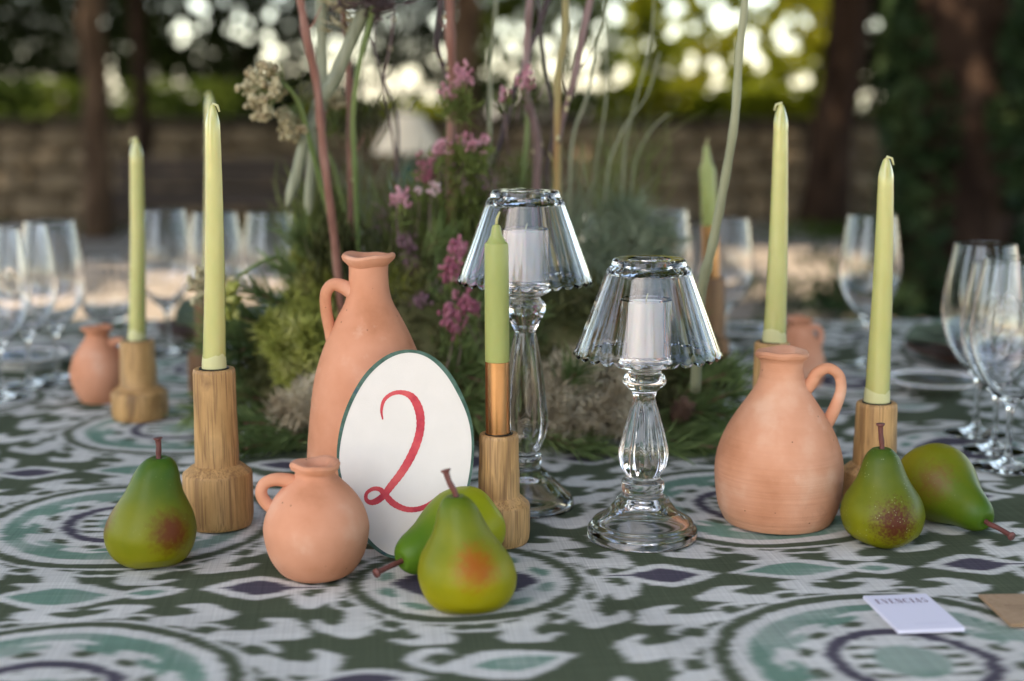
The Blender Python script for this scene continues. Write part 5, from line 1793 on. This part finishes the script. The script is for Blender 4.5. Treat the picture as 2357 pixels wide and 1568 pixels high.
def make_arrangement():
    rg = np.random.default_rng(77)
    rr = random.Random(77)
    root = Vector((-0.035, 1.72, TZ))
    T = thing("flower_arrangement", root, "wild arrangement of moss, pine, twigs and pink heather in the middle of the table", "flowers")
    W = lambda u, v, y: at_y(u, v, y) - root

    def clump(name, u, v, y, r, m, n, ln, wd, rng=rg, squash=0.85, kind='stuff'):
        """bushy clump: strands growing outward from many points in a ball"""
        c = np.array(W(u, v, y))
        lumps = rng.normal(size=(14, 3)); lumps /= np.linalg.norm(lumps, axis=1)[:, None]; lumps *= r * 0.62
        idx = rng.integers(0, 14, n)
        d = rng.normal(size=(n, 3)); d /= np.linalg.norm(d, axis=1)[:, None]
        P = lumps[idx] + d * (r * 0.38 * rng.uniform(0.5, 1, n) ** 0.4)[:, None]
        P[:, 2] *= squash
        me = strands_mesh(P + c, d + 0.4 * P / r + np.array([0, 0, 0.25]), ln, wd, rng, 0.8)
        o = obj(name, me, m, T)
        if kind: o['kind'] = kind
        return o

    # the dark mossy mound that holds everything
    mb = MB()
    for u, v, y, r, sq in ((1100, 900, 1.74, 0.12, (1.6, 1.0, 0.8)), (900, 930, 1.70, 0.09, (1.3, 1, 0.8)), (1350, 930, 1.70, 0.09, (1.3, 1.0, 0.9)), (720, 960, 1.70, 0.07, (1.2, 1, .75)), (1500, 970, 1.72, 0.07, (1.2, 1, .7)), (1120, 990, 1.64, 0.07, (2.6, .9, .6))):
        c = W(u, v, y)
        c.z = max(c.z, r * sq[2] * 0.9)
        b0 = len(mb.v)
        mb.blob(c, r, sq=sq, rings=10, n=16)
        for i in range(b0, len(mb.v)):
            q = Vector(mb.v[i])
            q += (q - c) * rr.uniform(-0.12, 0.12)
            q.z = max(q.z, 0.001)
            mb.v[i] = tuple(q)
    base_o = mb.build("moss_mound", M['dark_moss'], T)
    base_o['kind'] = 'stuff'
    P = np.array([mb.v[rr.randrange(len(mb.v))] for _ in range(9000)]) + rg.normal(0, 0.012, (9000, 3))
    P[:, 2] = np.maximum(P[:, 2], 0.002)
    o = obj("moss", strands_mesh(P, rg.normal(size=(9000, 3)) + np.array([0, -0.2, 0.7]), 0.02, 0.004, rg, 0.7), M['dark_moss'], T)
    o['kind'] = 'stuff'

    # moss, lichen, feathery leaves
    for u, v, y, r in ((692, 800, 1.61, 0.040), (650, 765, 1.66, 0.026), (735, 760, 1.66, 0.034), (700, 850, 1.60, 0.026)):
        clump("green_moss_clump", u, v, y, r, M['moss'], 2200, 0.011, 0.0026)
    for u, v, y, r in ((690, 915, 1.56, 0.035), (665, 945, 1.57, 0.022), (715, 890, 1.60, 0.022)):
        clump("lichen_clump", u, v, y, r, M['lichen'], 2400, 0.008, 0.0018)
    for u, v, y, r in ((1330, 880, 1.595, 0.045), (1290, 830, 1.66, 0.035), (1390, 900, 1.575, 0.042), (1270, 935, 1.56, 0.036), (1345, 955, 1.555, 0.036), (1430, 955, 1.56, 0.032), (1290, 790, 1.70, 0.03), (1180, 760, 1.72, 0.03), (1400, 840, 1.66, 0.03)):
        clump("lichen_clump", u, v, y, r, M['lichen'], 2300, 0.008, 0.0018)
    for u, v, y, r in ((1000, 690, 1.74, 0.04), (960, 720, 1.74, 0.035), (1230, 720, 1.76, 0.035), (1340, 740, 1.74, 0.04)):
        clump("grey_lichen_clump", u, v, y, r, M['grey_lichen'], 1800, 0.009, 0.002)
    for u, v, y, r in ((1410, 670, 1.78, 0.04), (1360, 700, 1.76, 0.036), (1480, 640, 1.82, 0.04), (1440, 580, 1.84, 0.034), (1500, 560, 1.86, 0.03), (1385, 600, 1.82, 0.03), (1420, 730, 1.74, 0.034), (1440, 500, 1.86, 0.024), (1330, 640, 1.80, 0.03)):
        clump("feathery_leaf", u, v, y, r, M['blue_leaf'], 420, 0.026, 0.0019)
    for u, v, y, r in ((755, 660, 1.72, 0.03), (730, 600, 1.75, 0.03), (925, 660, 1.7, 0.025), (945, 640, 1.72, 0.02), (760, 620, 1.74, 0.028), (700, 690, 1.70, 0.026)):
        clump("dried_green_tuft", u, v, y, r, M['moss'] if rr.random() < .5 else M['wisp'], 900, 0.016, 0.0022)

    # pine sprays
    def pine(u, v, y, du, dv, L, n=130, ln=0.034, dy=-0.02):
        p0 = W(u, v, y)
        p1 = W(u + du, v + dv, y + dy)
        p1 = p0 + (p1 - p0).normalized() * L
        for q in (p0, p1): q.z = max(q.z, 0.006)
        mid = p0.lerp(p1, 0.5) + Vector((0, 0, 0.006))
        cc = catmull([p0, mid, p1], 5)
        mb = MB(); mb.tube(cc, [0.0022 - 0.0012 * i / (len(cc) - 1) for i in range(len(cc))], 6)
        o = mb.build("pine_spray", M['red_twig'], T)
        ax = (p1 - p0).normalized()
        t = rg.uniform(0, 1, n) ** 0.8
        A = np.array([tuple(cc[min(int(a * (len(cc) - 1)), len(cc) - 1)]) for a in t])
        d = rg.normal(size=(n, 3)); d -= np.array(ax)[None] * (d @ np.array(ax))[:, None]
        d /= np.linalg.norm(d, axis=1)[:, None]
        D = np.array(ax)[None] * rg.uniform(0.7, 1.3, n)[:, None] + d * rg.uniform(0.35, 0.9, n)[:, None]
        E = A + D * ln
        D[:, 2] += np.maximum(0, (0.003 - E[:, 2]) / ln)
        nd = obj("needles", strands_mesh(A, D, ln * 1.1, 0.0018, rg, 0.12), M['pine'], o)
        nd['kind'] = 'stuff'
    for a in ((660, 860, 1.70, -70, 10), (640, 830, 1.72, -60, -30), (640, 890, 1.68, -80, 30), (660, 930, 1.66, -70, 30), (620, 800, 1.76, -60, -20), (650, 780, 1.75, -90, -40),
              (710, 1010, 1.60, -90, 30), (700, 1000, 1.58, -70, -10), (720, 1030, 1.57, -80, 40), (680, 1040, 1.56, -60, 30), (640, 970, 1.62, -60, 20), (620, 930, 1.66, -70, -10), (740, 990, 1.58, -60, 60),
              (960, 900, 1.64, 70, -70), (970, 840, 1.66, 60, -60), (1010, 900, 1.62, 60, -50), (980, 800, 1.70, 80, -30), (1000, 860, 1.62, 80, 20), (1020, 960, 1.58, 60, -30), (1050, 930, 1.58, 50, 40), (940, 790, 1.7, 50, -70), (1040, 840, 1.64, 60, -20),
              (1240, 1000, 1.58, 60, 30), (1260, 960, 1.58, 40, -60), (1440, 1030, 1.56, 60, 20),
              (1500, 990, 1.60, 90, 20), (1520, 960, 1.62, 90, 0), (1540, 1010, 1.57, 80, 30), (1490, 1020, 1.57, 80, 40), (1560, 980, 1.62, 70, -40), (1540, 930, 1.66, 80, -40), (1580, 940, 1.66, 60, 40), (1500, 900, 1.70, 90, -30), (1470, 960, 1.62, 70, 50), (1560, 1040, 1.55, 60, 10), (1450, 880, 1.7, 80, -20),
              (700, 740, 1.70, -70, -40), (730, 700, 1.72, -60, -60), (760, 650, 1.74, -50, -70), (650, 800, 1.70, -60, 10),
              (960, 700, 1.70, 60, -60), (1000, 760, 1.68, 70, -30), (1060, 760, 1.68, 60, -50), (940, 650, 1.72, 50, -70), (1020, 820, 1.64, 70, -10), (1110, 840, 1.66, 50, -50), (1200, 1000, 1.57, 60, 40),
              (1480, 820, 1.74, 70, -40), (1520, 860, 1.72, 80, 0), (580, 900, 1.68, -50, 20), (610, 860, 1.72, -60, -30), (1100, 1010, 1.57, -40, 40), (900, 1010, 1.58, -50, 40), (1180, 900, 1.66, 30, -60)):
        pine(*a, 0.075 + rr.uniform(-0.015, 0.02))

    # pine cone
    c = W(1568, 948, 1.585)
    o = obj("pine_cone", lathe([(0, -0.016), (0.007, -0.014), (0.0095, -0.005), (0.0085, 0.006), (0.004, 0.015), (0, 0.017)], 16), M['cone'], T, c)
    o.rotation_euler = (0.4, 0.5, 0)
    mb = MB()
    for k in range(44):
        z = -0.013 + 0.028 * k / 44
        th = k * 2.4
        r = 0.0095 * math.cos((z) / 0.0175 * 1.2) + 0.001
        e = Vector((math.cos(th), math.sin(th), 0))
        s = Vector((-math.sin(th), math.cos(th), 0)) * 0.0034
        b = e * r * 0.7 + Vector((0, 0, z - 0.002))
        tip = e * (r + 0.0035) + Vector((0, 0, z + 0.003))
        mb.add([b - s, b + s, tip + s * 0.6, tip - s * 0.6, b + Vector((0, 0, 0.003))], [(0, 1, 2, 3), (3, 2, 4), (0, 3, 4), (1, 4, 2)])
    so = mb.build("scales", M['cone'], o, False); so['kind'] = 'stuff'

    # ---- twigs
    def stalk(name, pts, w0, w1, m, buds=0, n=8, wob=0.0025):
        """pts: (u, v, y) ; w in picture px at the ends"""
        P = [W(u, v, y) + Vector((rr.uniform(-1, 1), rr.uniform(-1, 1), 0)) * wob for u, v, y in pts]
        cc = catmull(P, 6)
        k = len(cc) - 1
        s = m_per_px((0, pts[0][2], TZ + 0.2)) / 2
        nodes_ = [rr.randrange(3, max(4, k - 1)) for _ in range(3 if 'twig' in name else 1)]
        mb = MB()
        mb.tube(cc, [(w0 + (w1 - w0) * i / k) * s * (1 + 0.07 * math.sin(i * 1.7) + (0.22 if i in nodes_ else 0)) for i in range(k + 1)], n)
        o = mb.build(name, m, T)
        for b in range(buds):
            i = rr.randrange(2, k - 1)
            th = rr.uniform(0, 6.28)
            r = (w0 + (w1 - w0) * i / k) * s
            mb2 = MB(); mb2.blob(cc[i] + Vector((math.cos(th), math.sin(th), 0.3)) * r * 1.2, rr.uniform(0.0022, 0.0036), sq=(0.8, 0.8, 1.2))
            mb2.build("bud", M['bud'], o)
        if 'twig' in name and name != 'fine_twig':
            for i in nodes_:                              # short side shoots at the nodes
                th = rr.uniform(0, 6.28)
                d = Vector((math.cos(th), 0.4 * math.sin(th), 0.9)).normalized()
                L_ = rr.uniform(0.008, 0.03)
                m3 = MB(); m3.tube([cc[i], cc[i] + d * L_ * 0.5, cc[i] + d * L_ + Vector((0, 0, L_ * 0.3))], [0.0016, 0.0012, 0.0006], 5)
                m3.build("side_shoot", m, o)
        return o
    stalk("red_twig", [(790, 800, 1.66), (775, 560, 1.64), (745, 360, 1.62), (727, 200, 1.61), (708, 90, 1.60), (688, 0, 1.60), (660, -180, 1.60)], 20, 17, M['red_twig'], 3)
    stalk("red_twig", [(815, 700, 1.72), (812, 480, 1.71), (806, 300, 1.70), (802, 150, 1.70), (795, 30, 1.69), (790, -160, 1.68)], 17, 15, M['red_twig'], 5)
    stalk("red_twig", [(1050, 760, 1.75), (1042, 560, 1.74), (1038, 360, 1.72), (1042, 200, 1.72), (1040, 80, 1.71), (1034, -170, 1.70)], 22, 20, M['red_twig'], 4)
    stalk("grey_twig", [(1265, 740, 1.78), (1240, 560, 1.77), (1233, 420, 1.76), (1234, 320, 1.75), (1210, 210, 1.75), (1212, 110, 1.75), (1224, 0, 1.74), (1236, -160, 1.74)], 20, 17, M['grey_twig'], 3)
    stalk("olive_twig", [(1285, 800, 1.70), (1280, 600, 1.69), (1281, 430, 1.69), (1280, 300, 1.68), (1290, 160, 1.68), (1298, 60, 1.68), (1300, -160, 1.68)], 18, 16, M['olive_twig'], 5)
    stalk("grey_twig", [(1281, 330, 1.68), (1306, 240, 1.68), (1322, 190, 1.68), (1334, 100, 1.68), (1358, 20, 1.68), (1390, -140, 1.67)], 13, 17, M['grey_twig'], 3)
    stalk("dark_twig", [(1046, 420, 1.76), (1036, 210, 1.76), (1012, 140, 1.76), (1002, 100, 1.76), (1015, 40, 1.76), (1020, -120, 1.76)], 12, 13, M['dark_twig'], 2)
    stalk("dark_twig", [(1075, 760, 1.80), (1090, 560, 1.80), (1120, 430, 1.80), (1150, 320, 1.80), (1180, 230, 1.80), (1210, 150, 1.80), (1250, 20, 1.80), (1290, -120, 1.8)], 15, 11, M['dark_twig'], 2)
    stalk("dark_twig", [(1270, 700, 1.82), (1268, 540, 1.82), (1260, 400, 1.82), (1276, 290, 1.82), (1250, 120, 1.82), (1230, -120, 1.82)], 11, 8, M['dark_twig'], 2)
    stalk("dark_twig", [(905, 520, 1.84), (918, 300, 1.84), (890, 200, 1.84), (862, 110, 1.84), (868, 20, 1.84), (880, -100, 1.84)], 7, 5, M['dark_twig'], 2)
    stalk("fine_twig", [(930, 480, 1.78), (905, 300, 1.78), (880, 190, 1.78), (900, 70, 1.78), (905, -80, 1.78)], 5, 4, M['grey_twig'], 2)
    # stems
    stalk("green_stem", [(800, 760, 1.69), (770, 560, 1.67), (735, 420, 1.65), (700, 280, 1.63), (682, 225, 1.62), (662, 198, 1.61), (640, 190, 1.61)], 13, 9, M['green_stem'])
    stalk("green_stem", [(830, 700, 1.70), (824, 560, 1.69), (816, 400, 1.68), (813, 270, 1.67), (828, 150, 1.66), (852, 40, 1.66), (880, -120, 1.66)], 13, 12, M['green_stem'])
    stalk("green_stem", [(1205, 640, 1.80), (1203, 430, 1.80), (1208, 330, 1.80), (1214, 220, 1.80), (1212, 140, 1.80)], 13, 9, M['green_stem'])
    stalk("green_stem", [(855, 690, 1.78), (800, 500, 1.78), (770, 380, 1.78), (748, 330, 1.78)], 8, 6, M['green_stem'])
    stalk("silvery_stalk", wob=0.0006, pts=[(1600, 900, 1.50), (1612, 690, 1.46), (1640, 560, 1.44), (1664, 440, 1.43), (1690, 280, 1.42), (1702, 130, 1.42), (1714, 0, 1.42), (1722, -180, 1.42)], w0=24, w1=16, m=M['grey_stem'])
    for pts, a, b in (([(1310, 560, 1.86), (1318, 330, 1.86), (1352, 220, 1.86), (1372, 110, 1.86), (1402, 0, 1.86), (1420, -120, 1.86)], 10, 8),
                      ([(1120, 480, 1.88), (1128, 300, 1.88), (1130, 160, 1.88), (1140, 60, 1.88), (1150, -120, 1.88)], 14, 11),
                      ([(1420, 560, 1.9), (1432, 420, 1.9), (1440, 320, 1.9), (1470, 200, 1.9), (1500, 80, 1.9), (1510, -80, 1.9)], 9, 5),
                      ([(1390, 500, 1.88), (1400, 380, 1.88), (1440, 290, 1.88), (1490, 220, 1.88), (1520, 120, 1.88)], 9, 5),
                      ([(1350, 520, 1.9), (1372, 380, 1.9), (1392, 240, 1.9), (1396, 120, 1.9), (1388, 0, 1.9), (1380, -100, 1.9)], 8, 5),
                      ([(1450, 520, 1.92), (1460, 380, 1.92), (1500, 300, 1.92), (1540, 260, 1.92)], 8, 4)):
        stalk("silvery_stem", pts, a * 0.7, b * 0.6, M['grey_stem'], wob=0.001)

    # broad grey-green blades
    def blade(pts, w, twist=0.0):
        P = catmull([W(u, v, y) for u, v, y in pts], 6)
        s = m_per_px((0, pts[0][2], TZ + 0.2))
        n = len(P)
        V, Fq = [], []
        for i, p in enumerate(P):
            q = i / (n - 1)
            ww = w * s * 0.5 * min(1, 0.35 + 3 * q, 6 * (1 - q) + 0.15)
            t = (P[min(i + 1, n - 1)] - P[max(i - 1, 0)]).normalized()
            side = t.cross(Vector((math.sin(twist * q), -math.cos(twist * q), 0))).normalized()
            nn = t.cross(side).normalized()
            V += [p - side * ww, p - nn * ww * 0.32, p + side * ww, p - side * ww * .98 + nn * .0006, p - nn * ww * 0.32 + nn * .0008, p + side * ww * .98 + nn * .0006]
            if i:
                a, b = 6 * (i - 1), 6 * i
                for k0, k1 in ((0, 1), (1, 2)): Fq.append((a + k0, a + k1, b + k1, b + k0))
                for k0, k1 in ((3, 4), (4, 5)): Fq.append((a + k1, a + k0, b + k0, b + k1))
                Fq.append((a, b, b + 3, a + 3)); Fq.append((a + 2, a + 5, b + 5, b + 2))
        obj("grass_blade", mesh_np(V, Fq), M['blade'], T)
    blade([(745, 260, 1.70), (742, 170, 1.70), (740, 60, 1.70), (738, -120, 1.70)], 25)
    blade([(735, 240, 1.66), (765, 190, 1.66), (800, 110, 1.66), (835, 30, 1.66), (880, -110, 1.66)], 32, 0.3)
    blade([(742, 190, 1.68), (728, 250, 1.67), (700, 330, 1.66), (680, 410, 1.66), (660, 476, 1.66)], 26, 0.2)
    blade([(725, 300, 1.72), (718, 370, 1.72), (712, 440, 1.72), (710, 496, 1.72)], 22)

    # umbels gone to seed
    def umbel(u, v, y, hubv, n, ru, rv, m, name="seed_head", dr=(-1, 0)):
        hub = W(*hubv)
        mb = MB(); mr = MB()
        for k in range(n):
            a = rr.uniform(0, 6.28); q = rr.uniform(0, 1) ** 0.5
            e = W(u + ru * q * math.cos(a), v + rv * q * math.sin(a), y + rr.uniform(-0.03, 0.03))
            mid = hub.lerp(e, 0.5) + Vector((rr.uniform(-.003, .003), 0, rr.uniform(0, .006)))
            mr.tube(catmull([hub, mid, e], 2), [0.0005, 0.0005, 0.0004, 0.0004, 0.0003], 4, False)
            for j in range(5):
                mb.blob(e + Vector((rr.uniform(-1, 1), rr.uniform(-1, 1), rr.uniform(-1, 1))) * 0.0045, rr.uniform(0.0022, 0.0044), rings=4, n=6)
        o = mr.build(name, M['green_stem'], T)
        s = mb.build("seeds", m, o); s['kind'] = 'stuff'
        # thread-like bracts round the hub
        P = np.repeat(np.array(hub)[None], 46, 0)
        d = rg.normal(size=(46, 3))
        br = obj("bracts", strands_mesh(P, d, 0.026, 0.0008, rg, 0.6), M['wisp'], o); br['kind'] = 'stuff'
    umbel(602, 210, 1.61, (652, 196, 1.61), 60, 48, 62, M['seed'])
    umbel(672, 285, 1.66, (700, 235, 1.66), 26, 30, 42, M['seed'])
    umbel(765, 232, 1.74, (770, 300, 1.74), 18, 34, 16, M['seed'])
    # drooping stalk with a seed head at the left
    stalk("green_stem", [(715, 740, 1.72), (694, 670, 1.72), (672, 622, 1.71), (645, 594, 1.70), (608, 601, 1.68), (560, 628, 1.66), (530, 648, 1.65)], 10, 8, M['green_stem'])
    umbel(480, 660, 1.64, (525, 650, 1.645), 34, 52, 40, M['seed'])
    umbel(530, 690, 1.63, (535, 655, 1.645), 22, 26, 44, M['moss'])

    # heather
    def heather(u, v, y, r, m, n=34, base=None, leaves=40, lean=0.0, elong=1.0):
        c = W(u, v, y)
        s = m_per_px((0, y, TZ + 0.2))
        R_ = r * s
        b = W(*base) if base else c + Vector((rr.uniform(-0.012, 0.02), 0.025, -rr.uniform(0.045, 0.075)))
        mb = MB()
        cc = catmull([b, b.lerp(c, 0.55) + Vector((rr.uniform(-.006, .006), 0, 0)), c + Vector((0, 0, R_ * 0.7))], 5)
        mb.tube(cc, [0.0008] * len(cc), 5)
        o = mb.build("heather_sprig", M['grey_twig'], T)
        fb = MB()
        for k in range(int(n * 1.5)):
            d = Vector((rr.gauss(0, 1), rr.gauss(0, 1), rr.gauss(0, 1) * elong))
            d = d.normalized() * R_ * rr.uniform(0.3, 1.15)
            d.z *= elong
            q = rr.uniform(0.0017, 0.0033)
            fb.blob(c + d, q, sq=(0.75, 0.75, 1.15), rings=4, n=6)
        f = fb.build("blossoms", m, o); f['kind'] = 'stuff'
        if leaves:
            P = np.array(c)[None] + np.stack([rg.normal(0, R_ * 0.55, leaves), rg.normal(0, R_ * 0.55, leaves), -R_ * rg.uniform(0.4, 2.6, leaves)], 1)
            D = rg.normal(size=(leaves, 3)) * 0.8 + np.array([0, 0, 0.9])
            lf = obj("leaves", strands_mesh(P, D, 0.011, 0.0024, rg, 0.3), M['heather_leaf'], o); lf['kind'] = 'stuff'
    hs = [(1062, 180, 1.66, 30, 'pink', 40, 90), (1030, 216, 1.66, 20, 'pink', 22, 60), (1159, 218, 1.70, 17, 'pink', 18, 40), (1210, 180, 1.70, 23, 'pink', 26, 20),
          (1018, 340, 1.66, 24, 'pink', 26, 60), (1090, 335, 1.66, 26, 'pink', 26, 140), (1115, 322, 1.67, 15, 'pink', 12, 80), (1062, 326, 1.66, 16, 'pink', 12, 120),
          (984, 386, 1.70, 30, 'magenta', 26, 40), (1005, 405, 1.72, 28, 'mauve', 26, 30), (1060, 400, 1.70, 30, 'mauve', 24, 90), (1095, 410, 1.74, 26, 'mauve', 18, 60),
          (921, 452, 1.62, 26, 'pink', 34, 20), (998, 432, 1.64, 15, 'blush', 16, 10), (962, 440, 1.68, 10, 'blush', 8, 10),
          (935, 560, 1.70, 24, 'mauve', 30, 20), (945, 610, 1.70, 26, 'mauve', 34, 20), (1050, 590, 1.58, 26, 'magenta', 46, 20), (1035, 630, 1.58, 24, 'magenta', 40, 20), (1060, 570, 1.59, 18, 'magenta', 22, 10),
          (1068, 700, 1.56, 28, 'magenta', 44, 20), (1035, 728, 1.55, 26, 'magenta', 46, 20), (1050, 756, 1.55, 18, 'magenta', 22, 20), (1095, 712, 1.58, 14, 'magenta', 16, 10),
          (970, 700, 1.66, 24, 'mauve', 26, 20), (1000, 670, 1.68, 18, 'mauve', 18, 20), (1150, 470, 1.74, 18, 'mauve', 12, 60)]
    for u, v, y, r, m, n, lv in hs:
        heather(u, v, y, r, M[m], n, None, lv, elong=1.3 if m == 'magenta' else 1.1)

    for u, v, y, r, m, n in ((930, 520, 1.76, .028, 'mauve', 500), (980, 480, 1.76, .03, 'heather_leaf', 600), (1060, 470, 1.75, .034, 'heather_leaf', 700), (1010, 440, 1.76, .03, 'mauve', 420), (1090, 450, 1.77, .03, 'mauve', 380),
                             (960, 610, 1.74, .03, 'heather_leaf', 600), (1020, 660, 1.72, .03, 'wisp', 600), (1070, 640, 1.70, .03, 'heather_leaf', 600), (990, 740, 1.70, .03, 'wisp', 600), (905, 620, 1.75, .028, 'wisp', 500), (1100, 560, 1.76, .032, 'wisp', 600), (1160, 560, 1.8, .034, 'heather_leaf', 500),
                             (1180, 420, 1.82, .026, 'heather_leaf', 420), (1100, 380, 1.72, .018, 'heather_leaf', 420), (1060, 390, 1.70, .016, 'heather_leaf', 380), (1060, 250, 1.67, .013, 'heather_leaf', 240)):
        clump("heather_foliage", u, v, y, r, M[m], int(n * 0.6), 0.013, 0.0016, squash=1.3)

    # fans of fine green foliage rising behind the jug and lamps
    def fan(u, v, y, n, L, su, sv, m, name="fine_foliage", wd=0.0016, up=1.0, spread=0.35):
        c = np.array(W(u, v, y))
        s = m_per_px((0, y, TZ + 0.2))
        P = c[None] + np.stack([rg.normal(0, su * s, n), rg.normal(0, 0.02, n), rg.normal(0, sv * s, n)], 1)
        P[:, 2] = np.maximum(P[:, 2], 0.01)
        D = np.stack([rg.normal(0, spread, n), rg.normal(0, spread, n), np.full(n, up)], 1)
        o = obj(name, strands_mesh(P, D, L, wd, rg, 0.25), m, T); o['kind'] = 'stuff'
    fan(1000, 580, 1.74, 420, 0.05, 60, 45, M['heather_leaf'])
    fan(1060, 540, 1.76, 300, 0.05, 45, 55, M['heather_leaf'])
    fan(960, 560, 1.78, 260, 0.055, 40, 50, M['wisp'])
    fan(900, 590, 1.78, 240, 0.055, 40, 45, M['wisp'])
    fan(720, 560, 1.80, 300, 0.055, 30, 55, M['wisp'])
    fan(780, 560, 1.82, 260, 0.055, 30, 55, M['wisp'])
    fan(870, 560, 1.86, 160, 0.06, 45, 55, M['blue_leaf'])
    fan(1170, 560, 1.82, 240, 0.055, 50, 60, M['wisp'])
    fan(1230, 550, 1.84, 120, 0.05, 40, 50, M['blue_leaf'])
    fan(1390, 470, 1.92, 110, 0.085, 45, 50, M['wisp'], wd=0.0011)
    fan(1450, 440, 1.94, 110, 0.085, 40, 50, M['wisp'], wd=0.0011)
    fan(1330, 550, 1.9, 110, 0.06, 40, 40, M['blue_leaf'])
    fan(960, 640, 1.70, 300, 0.03, 50, 40, M['dark_moss'])
    fan(775, 590, 1.7, 350, 0.022, 30, 30, M['dark_moss'], wd=0.003)
    fan(830, 300, 1.78, 120, 0.03, 40, 25, M['dark_moss'], wd=0.002)
    fan(845, 10, 1.66, 160, 0.022, 35, 14, M['dark_twig'], name="dark_seed_head", wd=0.003, up=0.2, spread=1.0)
    fan(800, 20, 1.68, 120, 0.02, 20, 30, M['seed'], name="dry_seed_head", wd=0.003, up=0.4, spread=1.0)


make_arrangement()
